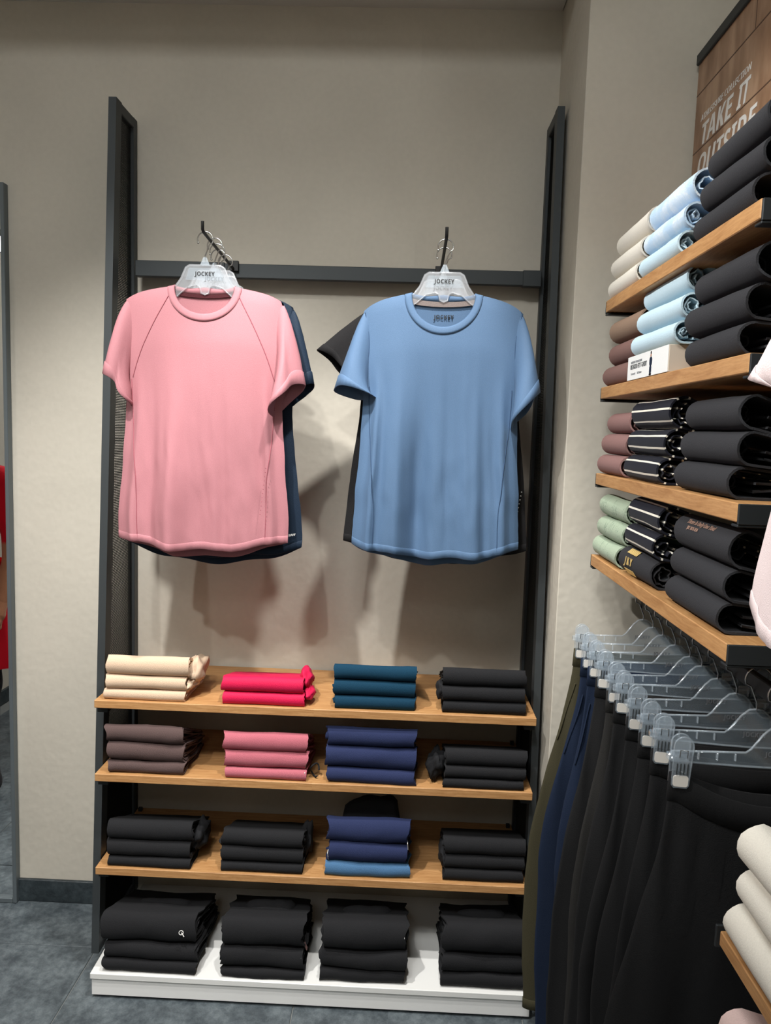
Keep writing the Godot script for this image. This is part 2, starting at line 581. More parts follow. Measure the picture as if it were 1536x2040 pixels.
	# hem: turned edge along front and back
	for s in [1.0, -1.0]:
		var hs := begin()
		var hg := []
		for j in 61:
			var u := -1.0 + 2.0 * j / 60.0
			var yh: float = -ln - (0.028 if s > 0 else 0.052) * (1.0 - u * u) + 0.004 * sin(u * 9.0 + sd)
			var row := []
			for q in [[0.019, 0.0004], [0.017, 0.0016], [0.0, 0.0016], [-0.001, 0.0], [0.0, -0.0016], [0.017, -0.0016]]:
				var y: float = yh + q[0]
				row.append(Vector3(u * W.call(y), y, zof.call(u, y, s) + q[1] * s))
			hg.append(row)
		grid(hs, hg, 0.01, 0.01, 1)
		obj("hem", done(hs), m, root)
	# sleeves
	for s in [-1.0, 1.0]:
		var sv: Array = o.get("sl" if s < 0 else "sr", [0.045, -0.17, -0.035, -0.22, 0.05])
		var O := Vector3(s * (sh + sv[0]), -slope + sv[1], 0)
		var I := Vector3(s * (sh + sv[2]), -slope + sv[3], 0)
		var zc: float = sv[5] if sv.size() > 5 else 0.004
		var C1 := (O + I) * 0.5 + Vector3(0, 0, zc)
		var at_sleeve = func(t: float, ph: float, off: float) -> Vector3:
			var fs: float = 1.0 if sin(ph) >= 0.0 else -1.0
			var ay: float = lerp(-slope - 0.001, -slope - 0.195, (1.0 - cos(ph)) * 0.5)
			var au: float = s * (0.985 - 0.075 * abs(sin(ph)))
			var r0 := Vector3(au * W.call(ay), ay, zof.call(au, ay, fs) - fs * 0.0012)
			var rc := Vector3(s * (sh + 0.004 + 0.016 * cos(ph)), ay - 0.022 + 0.004 * cos(ph), sin(ph) * (df * 1.25 + 0.006 if fs > 0 else db * 1.4 + 0.003))
			var r1: Vector3 = C1 + (O - I) * 0.5 * cos(ph) + Vector3(0, 0.014 * sin(ph), sv[4] * sin(ph) * (1.0 if sin(ph) > 0.0 else 0.5))
			var p: Vector3 = r0 * (1 - t) * (1 - t) + rc * 2.0 * t * (1 - t) + r1 * t * t
			var rad := Vector3(s * cos(ph), 0.2 * cos(ph), sin(ph))
			p += rad * (off + 0.011 * t * sin(ph * 2.0 + sd * 1.7 + s) + 0.006 * t * sin(ph * 3.0 + sd + s) + 0.003 * t * nz.get_noise_2d(ph * 60.0 + sd * 9.0, t * 120.0))
			return p
		var ss := begin()
		var sg := []
		for i in 15:
			var row := []
			for j in 28: row.append(at_sleeve.call(i / 14.0, TAU * j / 28.0, 0.0))
			sg.append(row)
		grid(ss, sg, 0.01, 0.01, 1, true)
		var slv := obj("sleeve", done(ss), m, root)
		var cf := begin()
		var fg := []
		for q in [[0.9, 0.0006], [0.905, 0.0018], [1.0, 0.0018], [1.004, 0.0], [1.0, -0.0018], [0.9, -0.0018]]:
			var row := []
			for j in 28: row.append(at_sleeve.call(q[0], TAU * j / 28.0, q[1]))
			fg.append(row)
		grid(cf, fg, 0.01, 0.01, 1, true)
		obj("cuff", done(cf), m, slv)
		# seam: raglan line from neck to armpit, or armhole ring
		var pts := []
		if o.get("raglan", false):
			for i in 18:
				var t := i / 17.0
				var u: float = s * lerp(un * 0.97, 0.9, t)
				var y: float = lerp(-0.02, -0.235, pow(t, 0.92)) + 0.02 * sin(PI * t)
				pts.append(Vector3(u * W.call(y), y, zof.call(u, y, 1.0) + 0.0006))
		else:
			for i in 18:
				var t := i / 17.0
				var y: float = lerp(-slope - 0.004, -0.23, t)
				var u: float = s * (0.985 - 0.07 * sin(PI * t))
				pts.append(Vector3(u * W.call(y), y, zof.call(u, y, 1.0) + 0.0008))
		var sm := begin()
		tube(sm, pts, 0.0011, 5)
		obj("seam", done(sm), seam_m, root)
	# side panel seams
	if o.get("panels", false):
		for s in [-1.0, 1.0]:
			var pts := []
			for i in 22:
				var t := i / 21.0
				var y: float = lerp(-0.24, -ln - 0.004, t)
				var u: float = s * lerp(0.92, 0.74, sst(0.0, 0.9, t))
				pts.append(Vector3(u * W.call(y), y, zof.call(u, y, 1.0) + 0.0006))
			var sm := begin()
			tube(sm, pts, 0.0011, 5)
			obj("seam", done(sm), seam_m, root)
	return root

func hook_pts(r: float, base_y: float, s := 1.0) -> Array:
	var p := []
	p.append(Vector3(0, base_y, 0))
	p.append(Vector3(0, base_y + 0.012, 0))
	p.append(Vector3(s * r * 0.55, base_y + 0.012 + (-base_y - r) * 0.55, 0))
	for i in 15:
		var a := -0.35 + (PI + 0.75) * i / 14.0
		p.append(Vector3(s * r * cos(a), -r + r * sin(a), 0))
	return p
# plastic shirt hanger. Local origin: the inside top of the hook
func shirt_hanger(label, group, at, turn := 0.0) -> Node3D:
	var root := thing("shirt_hanger", label, "hanger", at, group, turn)
	var st := begin()
	tube(st, hook_pts(0.02, -0.072).map(func(v): return v + Vector3(0, 0.002, 0)), 0.0017, 7)
	var hk := obj("hook", done(st), mat.chrome, root)
	var tip := SphereMesh.new()
	tip.radius = 0.003; tip.height = 0.006; tip.radial_segments = 10; tip.rings = 6
	obj("hook_tip", tip, mat.chrome, hk, hook_pts(0.02, -0.072)[-1] + Vector3(0, 0.002, 0))
	var half := [[0.0, -0.082], [0.04, -0.082], [0.05, -0.088], [0.062, -0.116], [0.078, -0.138], [0.105, -0.154], [0.155, -0.176], [0.163, -0.186], [0.158, -0.195], [0.1, -0.177], [0.07, -0.16], [0.045, -0.138], [0.022, -0.132], [0.014, -0.136], [0.01, -0.152], [0.0, -0.157]]
	var poly := PackedVector2Array()
	for q in half: poly.append(Vector2(q[0], q[1]))
	for i in range(half.size() - 2, 0, -1): poly.append(Vector2(-half[i][0], half[i][1]))
	var body := obj("body", extm(poly, 0.0035), mat.frost, root)
	var rs := begin()
	var rim := []
	for q in poly: rim.append(Vector3(q.x, q.y, 0))
	rim.append(rim[0])
	tube(rs, rim, 0.0026, 6, false)
	obj("rim", done(rs), mat.frost, root)
	obj("neck", extm(PackedVector2Array([Vector2(-0.013, -0.083), Vector2(-0.004, -0.062), Vector2(0.004, -0.062), Vector2(0.013, -0.083)]), 0.006), mat.clear, root)
	obj("name_panel", extm(PackedVector2Array([Vector2(-0.041, -0.09), Vector2(0.041, -0.09), Vector2(0.05, -0.12), Vector2(-0.05, -0.12)]), 0.0058), mat.clear_thin, root)
	obj("lettering", label_text("JOCKEY", 0.0105, 0.0006), mat.print_black, root, Vector3(0, -0.104, 0.0036))
	return root

# ---------------------------------------------------------------- trousers on clip hangers
func clip_hanger(label, group, at, turn := 0.0) -> Node3D:
	var root := thing("clip_hanger", label, "hanger", at, group, turn)
	var st := begin()
	var hp := hook_pts(0.022, -0.075, -1.0)
	tube(st, hp.map(func(v): return v + Vector3(0, 0.0135, 0)), 0.0017, 7)
	obj("hook", done(st), mat.chrome, root)
	var half := [[0.0, -0.06], [0.012, -0.062], [0.024, -0.073], [0.042, -0.098], [0.05, -0.104], [0.168, -0.106], [0.168, -0.123], [0.05, -0.127], [0.0, -0.128]]
	var poly := PackedVector2Array()
	for q in half: poly.append(Vector2(q[0], q[1]))
	for i in range(half.size() - 2, 0, -1): poly.append(Vector2(-half[i][0], half[i][1]))
	obj("bar", extm(poly, 0.003), mat.clear_thin, root)
	var rs := begin()
	var rim := []
	for q in poly: rim.append(Vector3(q.x, q.y, 0))
	rim.append(rim[0])
	tube(rs, rim, 0.0019, 5, false)
	obj("rim", done(rs), mat.clear, root)
	for x in [-0.125, -0.095, -0.066, 0.066, 0.095, 0.125]:
		obj("notch", boxm(Vector3(0.0022, 0.012, 0.006), 0.0006), mat.clear, root, Vector3(x, -0.1125, 0))
	obj("lettering", label_text("JOCKEY", 0.008, 0.0004), mat.print_grey, root, Vector3(0, -0.105, 0.0018))
	for s in [-1.0, 1.0]:
		var c := obj("clip", clip_mesh(), mat.clear_clip, root, Vector3(s * 0.152, -0.117, 0), Vector3(0, 0, 0.04 * s))
		obj("spring", spring_mesh(), mat.chrome, c, Vector3(0, 0.004, 0))
		for z in [-0.0075, 0.0075]:
			obj("pad", extm(rrect(0.024, 0.018, 0.004), 0.003), mat.pad, c, Vector3(0, -0.036, z))
		for x in [-0.0085, -0.0028, 0.0028, 0.0085]:
			obj("rib", boxm(Vector3(0.0016, 0.018, 0.002), 0.0004), mat.steel, c, Vector3(x, -0.015, 0.0095))
	return root
var _clip: ArrayMesh
func clip_mesh() -> ArrayMesh:
	if _clip: return _clip
	var st := begin()
	for z in [-0.0075, 0.0075]:
		# rounded finger loop above, straight jaw below
		var p := PackedVector2Array()
		for k in 13:
			var a := PI * k / 12.0
			p.append(Vector2(0.0155 * cos(a), 0.022 + 0.0155 * sin(a)))
		p.append(Vector2(-0.0135, -0.043)); p.append(Vector2(-0.0105, -0.047)); p.append(Vector2(0.0105, -0.047)); p.append(Vector2(0.0135, -0.043))
		extrude(st, p, 0.0022, z)
		var rim := []
		for q in p: rim.append(Vector3(q.x, q.y, z))
		rim.append(rim[0])
		tube(st, rim, 0.0014, 5, false)
	abox(st, Vector3(-0.017, 0.002, 0), Vector3(0.012, 0.012, 0.014), 0.002)
	abox(st, Vector3(0, 0.0, 0), Vector3(0.022, 0.01, 0.012), 0.001)
	_clip = done(st)
	return _clip
var _spring: ArrayMesh
func spring_mesh() -> ArrayMesh:
	if _spring: return _spring
	var st := begin()
	tube(st, [Vector3(-0.006, 0, 0.0098), Vector3(-0.006, 0.012, 0.0105), Vector3(0.006, 0.012, 0.0105), Vector3(0.006, 0, 0.0098)], 0.0009, 5)
	_spring = done(st)
	return _spring
# trousers hung by the waistband. Local origin: middle of the waist top edge
func trousers(label, group, at, m, o := {}) -> Node3D:
	var root := thing("trousers", label, "trousers", at, group, o.get("turn", 0.0))
	var sd: float = o.get("seed", 1.0)
	var hw: float = o.get("hw", 0.168)
	var fl: float = o.get("flare", 0.07)
	var ln: float = o.get("len", 1.0)
	var dp: float = o.get("depth", 0.02)
	var sag: float = o.get("sag", 0.03)
	var sec = func(t: float, a: float, off: float) -> Vector3:
		var y := -t * ln
		var w: float = hw + fl * sst(0.0, 0.55, t) - 0.012 * sst(0.75, 1.0, t) + off
		var d: float = lerp(0.007, dp, sst(0.0, 0.35, t)) + off
		var c := cos(a); var s := sin(a)
		var x: float = w * sign(c) * pow(abs(c), 0.8)
		var pinch: float = 1.0 - 0.85 * sst(0.22, 0.34, t) * exp(-pow(x / 0.035, 2.0))
		var z: float = d * sign(s) * pow(abs(s), 0.7) * pinch
		var f := sst(0.08, 0.6, t)
		z += f * (0.009 * sin(x * 34.0 + sd * 2.1 + t * 1.1) + 0.005 * sin(x * 71.0 + sd * 5.3 - t * 2.0)) * (1.0 - pow(abs(x) / w, 8.0))
		z += 0.0035 * sst(0.03, 0.12, t) * (1.0 - sst(0.2, 0.5, t)) * sin(x * 150.0 + sd)
		x += 0.008 * f * sin(t * 5.0 + sd * 1.3) + 0.012 * f * nz.get_noise_2d(t * 90.0, sd * 60.0)
		var q: float = clamp(abs(x) / (hw * 0.92), 0.0, 1.0)
		y -= sag * (1.0 - q * q) * (1.0 - sst(0.1, 0.5, t)) * (1.0 if s > 0 else 0.7)
		return Vector3(x, y, z)
	var st := begin()
	var g := []
	for i in 47:
		var t: float = 0.043 + (1.0 - 0.043) * i / 46.0
		var row := []
		for j in 56: row.append(sec.call(t, TAU * j / 56.0, 0.0))
		g.append(row)
	grid(st, g, 0.01, 0.02, 1, true)
	obj("legs", done(st), m, root)
	var wb := begin()
	var wg := []
	for q in [[0.046, 0.0002], [0.045, 0.0022], [0.0, 0.0022], [-0.0015, 0.0], [0.0, -0.0022], [0.045, -0.0022]]:
		var row := []
		for j in 56: row.append(sec.call(q[0], TAU * j / 56.0, q[1]))
		wg.append(row)
	grid(wb, wg, 0.01, 0.01, 1, true)
	obj("waistband", done(wb), m, root)
	var hm := begin()
	var hg := []
	for q in [[0.972, 0.0002], [0.973, 0.0016], [1.0, 0.0016], [1.001, 0.0], [1.0, -0.0016]]:
		var row := []
		for j in 56: row.append(sec.call(q[0], TAU * j / 56.0, q[1]))
		hg.append(row)
	grid(hm, hg, 0.01, 0.01, 1, true)
	obj("hem", done(hm), m, root)
	if o.get("pocket", false):
		for s in [-1.0, 1.0]:
			var pts := []
			for i in 12:
				var t := lerpf(0.09, 0.24, i / 11.0)
				var p: Vector3 = sec.call(t, (PI if s < 0 else 0.0) + s * 0.42 * (1.0 - 0.5 * i / 11.0), 0.001)
				pts.append(p)
			var ps := begin()
			tube(ps, pts, 0.0022, 5)
			obj("pocket_edge", done(ps), m, root)
	return root

# ---------------------------------------------------------------- lamps
func spot(label, at: Vector3, target: Vector3, energy, angle, blend, size := 0.035, col := Color(1.0, 0.995, 0.98)):
	var root := thing("track_spotlight", label, "spotlight", at, "ceiling spotlights")
	var dir := (target - at).normalized()
	var st := begin()
	tube(st, [at - dir * 0.13, at - dir * 0.125, at - dir * 0.004, at], [0.03, 0.042, 0.045, 0.045], 20, false)
	tube(st, [at - dir * 0.13, at - dir * 0.12], 0.032, 16)
	part("lamp_head", done(st), mat.black_metal, root)
	var ls := begin()
	tube(ls, [at - dir * 0.014, at - dir * 0.01], 0.04, 20)
	var em := StandardMaterial3D.new()
	em.albedo_color = Color(0.9, 0.9, 0.88)
	em.emission_enabled = true
	em.emission = col
	em.emission_energy_multiplier = 6.0
	part("lamp_lens", done(ls), em, root)
	var arm := begin()
	tube(arm, [at - dir * 0.08, Vector3(at.x - dir.x * 0.08, 3.6, at.z - dir.z * 0.08)], 0.009, 8)
	part("lamp_arm", done(arm), mat.black_metal, root)
	var l := SpotLight3D.new()
	l.name = "light"
	root.add_child(l)
	l.global_transform = Transform3D(Basis.looking_at(dir, Vector3(0.1, 0.0, 0.99)), at + dir * 0.004)
	l.light_energy = energy
	l.light_color = col
	l.light_size = size
	l.spot_angle = angle
	l.spot_angle_attenuation = blend
	l.spot_range = 12.0
	l.spot_attenuation = 2.0
	l.shadow_enabled = true
func panel_light(label, at: Vector3, sx, sz, energy, col := Color(0.985, 1.0, 1.0)):
	var root := thing("ceiling_panel_light", label, "ceiling light", at, "ceiling panel lights")
	obj("frame", boxm(Vector3(sx + 0.05, 0.03, sz + 0.05), 0.004), mat.white, root, Vector3(0, 0.016, 0))
	var em := StandardMaterial3D.new()
	em.albedo_color = Color(0.9, 0.9, 0.88)
	em.emission_enabled = true
	em.emission = col
	em.emission_energy_multiplier = 1.5
	obj("diffuser", boxm(Vector3(sx, 0.006, sz), 0.001), em, root, Vector3(0, -0.001, 0))
	var l := AreaLight3D.new()
	l.name = "light"
	root.add_child(l)
	l.area_size = Vector2(sx, sz)
	l.position = Vector3(0, -0.01, 0)
	l.rotation.x = -PI / 2
	l.light_energy = energy
	l.light_color = col
	l.area_range = 12.0
	l.shadow_enabled = true

# ---------------------------------------------------------------- stacks
const ORD := ["topmost", "second", "third"]
const PLACE := ["first", "second", "third", "fourth"]
# a stack seen from the front: pixel columns of its front face and the pixel rows of its joints
func front_stack(level: float, shelf: String, idx: int, xl, xr, ys: Array, kinds: Array, o := {}) -> Array:
	var mid: float = (xl + xr) * 0.5
	var pb := ony(mid, ys[-1], level + 0.003)
	var zf: float = min(pb.z, o.get("zmax", 0.356))
	var a := onz(xl, ys[-1], zf); var b := onz(xr, ys[-1], zf)
	var w := b.x - a.x
	var n := ys.size() - 1
	var hs := []
	for k in ys.size(): hs.append(onz(mid, ys[k], zf - (0.035 if k == 0 else 0.012)).y - level)
	hs[-1] = 0.0
	var out := []
	for i in range(n - 1, -1, -1):
		var k: Array = kinds[i]
		var pos: String = ["top", "middle", "bottom"][i] if n == 3 else ["upper", "lower"][i]
		var opt: Dictionary = o.duplicate()
		if k.size() > 2: opt.merge(k[2], true)
		var r: float = o.get("back", 0.42)
		var tw := rng.randf_range(-0.012, 0.012)
		var g := garment("folded_garment", "%s folded %s in %s stack from the mirror on %s" % [pos, k[1], PLACE[idx], shelf], "folded clothes on the wall rack",
			Vector3((a.x + b.x) * 0.5 + rng.randf_range(-0.003, 0.003), level, zf - rng.randf_range(0.0, 0.004)), tw, w * rng.randf_range(0.975, 1.0), o.get("d", 0.2),
			hs[i + 1], hs[i], hs[i + 1] * r, hs[i] * r, mat[k[0]], rng.randf() * 9.0, opt)
		out.push_front(g)
	return out
# rolls on the side unit: their axis runs along the shelf, front towards the aisle
func side_stack(level: float, where: String, z0: float, z1: float, ts: Array, kinds: Array, o := {}) -> Array:
	var y := 0.0
	var out := []
	var n := ts.size()
	for i in n:
		var k: Array = kinds[i]
		var pos: String = ["bottom", "middle", "top"][i] if n == 3 else ["lower", "upper"][i]
		var opt := {"b": 1.0, "th": 0.0038, "roll": true, "rum": 0.0008, "jit": 0.0025}
		opt.merge(o, true)
		if k.size() > 2: opt.merge(k[2], true)
		var r := 0.5
		var dz := i * 0.009 + rng.randf_range(-0.004, 0.004)
		var g := garment("folded_garment", "%s folded %s %s" % [pos, k[1], where], "folded clothes on the side shelves",
			Vector3(o.get("x", 0.474) + i * o.get("lean", 0.004) + rng.randf_range(-0.003, 0.003), level, (z0 + z1) * 0.5 + dz), -PI / 2 + rng.randf_range(-0.025, 0.025), (z1 - z0) * rng.randf_range(0.97, 1.0), o.get("d", 0.24),
			y, y + ts[i], y * r, (y + ts[i]) * r, mat[k[0]], rng.randf() * 9.0, opt)
		y += ts[i]
		out.append(g)
	return out

# ---------------------------------------------------------------- the scene
func _ready():
	rng.seed = 20
	nz.seed = 11
	nz.frequency = 0.01
	nz.noise_type = FastNoiseLite.TYPE_SIMPLEX
	aim()
	# --- camera
	var cam := Camera3D.new()
	cam.name = "camera"
	add_child(cam)
	cam.transform = Transform3D(Basis(CR, CU, -CF), EYE)
	cam.fov = rad_to_deg(2.0 * atan(1020.0 / FOC))
	cam.near = 0.05
	cam.current = true
	# --- environment: a closed room, no sky light
	var we := WorldEnvironment.new()
	we.name = "environment"
	var env := Environment.new()
	env.background_mode = Environment.BG_COLOR
	env.background_color = Color(0.02, 0.02, 0.02)
	env.tonemap_mode = Environment.TONE_MAPPER_LINEAR
	env.tonemap_exposure = 1.0
	env.sdfgi_enabled = true
	env.ssao_enabled = true
	env.ssil_enabled = true
	we.environment = env
	add_child(we)
	make_materials()
	# --- lamps
	spot("black track spotlight close above the wall rack", Vector3(0.0, 2.92, 0.97), Vector3(-0.27, 0.4, 0.22), 1.0 * E1, 26.0, 0.5)
	spot("black track spotlight in front of the wall rack", Vector3(-0.78, 3.1, 1.4), Vector3(-0.6, 0.2, 0.12), 1.0 * E2, 33.0, 0.8)
	spot("black track spotlight in the middle of the shop", Vector3(-0.55, 3.45, 2.55), Vector3(-0.25, 1.2, 0.1), 1.0 * E3, 22.0, 0.8)
	spot("black track spotlight aimed at the side shelves", Vector3(-1.6, 3.25, 1.75), Vector3(0.5, 1.75, 1.1), 1.0 * E4, 18.0, 0.8)
	spot("black track spotlight aimed at the wall by the mirror", Vector3(-1.5, 3.2, 2.6), Vector3(-1.15, 0.3, 0.0), 1.0 * E5, 21.0, 0.9)
	spot("black track spotlight on a long stem near the side wall", Vector3(-2.16, 2.51, 1.7), Vector3(-0.9, 1.3, 0.0), 0.5, 20.0, 0.9)
	panel_light("square ceiling panel light above the shop aisle", Vector3(-0.6, 3.57, 2.65), 1.0, 0.9, 1.0 * EP)
	panel_light("square ceiling panel light by the shop front", Vector3(-0.6, 3.57, 4.7), 1.2, 1.0, 0.25 * EP)
	structure()
	rack()
	rack_stacks()
	hanging_tees()
	side_unit()
	side_stacks()
	trouser_rail()
	near_unit()
	mirror_and_person()

func structure():
	# floor: slab plus slate tiles with recessed joints
	var fl := struct("floor", boxm(Vector3(3.6, 0.1, 5.8), 0.0), mat.grout, Vector3(-0.6, -0.0535, 2.7))
	var tm := boxm(Vector3(0.632, 0.02, 0.632), 0.0012)
	for ix in 6:
		for iz in 10:
			var x0 := -0.9 - 0.635 * 2 + 0.635 * ix
			var z0 := 0.221 - 0.635 + 0.635 * iz
			if x0 > 0.9 or z0 > 5.5: continue
			part("tile", tm, mat.slate, fl, Vector3(x0 + 0.3175, -0.01 + 0.0004 * ((ix * 3 + iz * 5) % 3 - 2), z0 + 0.3175))
	var wx := -2.25
	struct("wall_back", boxm(Vector3(2.762, 3.8, 0.12), 0.0), mat.wall, Vector3(-0.969, 1.8, -0.06))
	struct("wall_column", boxm(Vector3(0.6, 3.8, 0.5), 0.002), mat.wall, Vector3(0.712, 1.8, 0.13))
	struct("wall_right", boxm(Vector3(0.12, 3.8, 5.4), 0.0), mat.wall, Vector3(0.93, 1.8, 2.98))
	struct("wall_left", boxm(Vector3(0.12, 3.8, 5.8), 0.0), mat.wall, Vector3(wx - 0.06, 1.8, 2.7))
	struct("wall_front", boxm(Vector3(3.4, 3.8, 0.12), 0.0), mat.wall, Vector3(-0.65, 1.8, 5.6))
	struct("ceiling", boxm(Vector3(3.6, 0.12, 5.9), 0.0), mat.ceil, Vector3(-0.65, 3.66, 2.7))
	struct("ceiling_soffit", boxm(Vector3(2.66, 0.76, 0.4), 0.002), mat.ceil, Vector3(-0.92, 3.225, 0.198))
	struct("baseboard_back", boxm(Vector3(0.42, 0.076, 0.012), 0.002), mat.skirt, Vector3(-1.07, 0.0385, 0.005))
	struct("baseboard_left", boxm(Vector3(0.014, 0.08, 5.5), 0.002), mat.skirt, Vector3(wx + 0.006, 0.0405, 2.8))
	struct("baseboard_column", boxm(Vector3(0.4, 0.08, 0.012), 0.002), mat.skirt, Vector3(0.62, 0.0405, 0.385))

func rack():
	var root := thing("display_rack", "dark grey metal wall rack with mesh sides, cross rail and three oak shelves", "display rack", Vector3(-0.23, 0, 0.15))
	var ztop := 0.17; var zbot := 0.332; var y0 := 0.062; var y1 := 2.51
	var wires := PackedFloat32Array()
	for s in [-1.0, 1.0]:
		var xo: float = -0.871 if s < 0 else 0.401
		var xi: float = -0.849 if s < 0 else 0.381
		var xc := (xo + xi) * 0.5
		var tw: float = abs(xo - xi)
		var side := Node3D.new()
		side.name = "side_panel"
		root.add_child(side, true)
		# front post leans: deeper at the foot
		var st := begin()
		var dep := 0.042
		var A := [Vector3(xc - tw / 2, y0, zbot), Vector3(xc + tw / 2, y0, zbot), Vector3(xc + tw / 2, y0, zbot - dep), Vector3(xc - tw / 2, y0, zbot - dep)]
		var B := [Vector3(xc - tw / 2, y1, ztop), Vector3(xc + tw / 2, y1, ztop), Vector3(xc + tw / 2, y1, ztop - dep), Vector3(xc - tw / 2, y1, ztop - dep)]
		st.set_smooth_group(-1)
		for k in 4: quad(st, A[k], A[(k + 1) % 4], B[(k + 1) % 4], B[k])
		quad(st, A[0], A[1], A[2], A[3]); quad(st, B[0], B[1], B[2], B[3])
		part("front_post", done(st), mat.steel, side)
		part("back_post", boxm(Vector3(tw, y1 - y0, 0.03), 0.002), mat.steel, side, Vector3(xc, (y0 + y1) / 2, 0.0165))
		part("top_bar", boxm(Vector3(tw, 0.03, ztop - 0.05), 0.002), mat.steel, side, Vector3(xc, y1 - 0.016, 0.03 + (ztop - 0.06) / 2))
		part("bottom_bar", boxm(Vector3(tw, 0.03, zbot - 0.07), 0.002), mat.steel, side, Vector3(xc, y0 + 0.016, 0.03 + (zbot - 0.06) / 2))
		# fine mesh: horizontal and vertical wires, too fine to pick apart
		var ms := begin()
		ms.set_smooth_group(-1)
		var y := y0 + 0.03
		var r := 0.0015
		while y < y1 - 0.03:
			var zf: float = lerp(zbot, ztop, (y - y0) / (y1 - y0)) - 0.03
			for q in [[Vector3(0, r, 0), Vector3(-r, -r, 0)], [Vector3(-r, -r, 0), Vector3(r, -r, 0)], [Vector3(r, -r, 0), Vector3(0, r, 0)]]:
				var a: Vector3 = Vector3(xc, y, 0.02) + q[0]; var b: Vector3 = Vector3(xc, y, 0.02) + q[1]
				quad(ms, a, b, Vector3(b.x, b.y, zf), Vector3(a.x, a.y, zf))
			y += 0.0048
		var z := 0.034
		while z < zbot - 0.03:
			var yt: float = min(y1 - 0.02, lerp(y0, y1, clamp((zbot - 0.03 - z) / (zbot - ztop), 0.0, 1.0)))
			quad(ms, Vector3(xc, y0 + 0.02, z - r), Vector3(xc, y0 + 0.02, z + r), Vector3(xc, yt, z + r), Vector3(xc, yt, z - r))
			z += 0.0075
		var mp := part("mesh_screen", done(ms), mat.mesh, side)
		mp.set_meta("kind", "stuff")
	# cross rail with end sleeves and a joint sleeve
	var st := begin()
	abox(st, Vector3(-0.235, 2.066, 0.05), Vector3(1.2, 0.042, 0.022), 0.002)
	part("cross_rail", done(st), mat.steel, root)
	for q in [[-0.70, 0.27], [0.35, 0.055]]:
		part("rail_sleeve", boxm(Vector3(q[1], 0.047, 0.027), 0.002), mat.steel, root, Vector3(q[0], 2.066, 0.05))
	# prongs that carry the tees
	for x in [-0.538, 0.079]:
		var ps := begin()
		abox(ps, Vector3(x, 2.078, 0.066), Vector3(0.032, 0.03, 0.012), 0.001)
		tube(ps, [Vector3(x, 2.07, 0.06), Vector3(x, 2.092, 0.405), Vector3(x, 2.096, 0.412), Vector3(x, 2.116, 0.413)], 0.0042, 8)
		part("prong", done(ps), mat.black_metal, root)
	# shelves
	for y in [0.835, 0.622, 0.345]:
		var sh := part("shelf", boxm(Vector3(1.224, 0.022, 0.352), 0.0012), mat.oak, root, Vector3(-0.234, y - 0.011, 0.184))
		for s in [-1.0, 1.0]:
			var bx: float = -0.2335 + s * 0.598
			part("bracket", boxm(Vector3(0.03, 0.02, 0.33), 0.001), mat.steel_dark, sh, Vector3(bx, y - 0.0325, 0.172))
			part("peg", boxm(Vector3(0.012, 0.012, 0.012), 0.001), mat.steel_dark, sh, Vector3(bx, y + 0.006, 0.03))
	var pl := thing("display_plinth", "low white laminate plinth on the floor under the wall rack", "plinth", Vector3(-0.22, 0, 0.2))
	part("top_slab", boxm(Vector3(1.226, 0.017, 0.43), 0.0015), mat.white, pl, Vector3(-0.221, 0.0675, 0.2165))
	part("base_box", boxm(Vector3(1.22, 0.05, 0.42), 0.001), mat.white_body, pl, Vector3(-0.221, 0.034, 0.2165))
	for x in [-0.77, -0.2, 0.33]:
		part("foot", boxm(Vector3(0.03, 0.009, 0.03), 0.001), mat.white_body, pl, Vector3(x, 0.0045, 0.4))

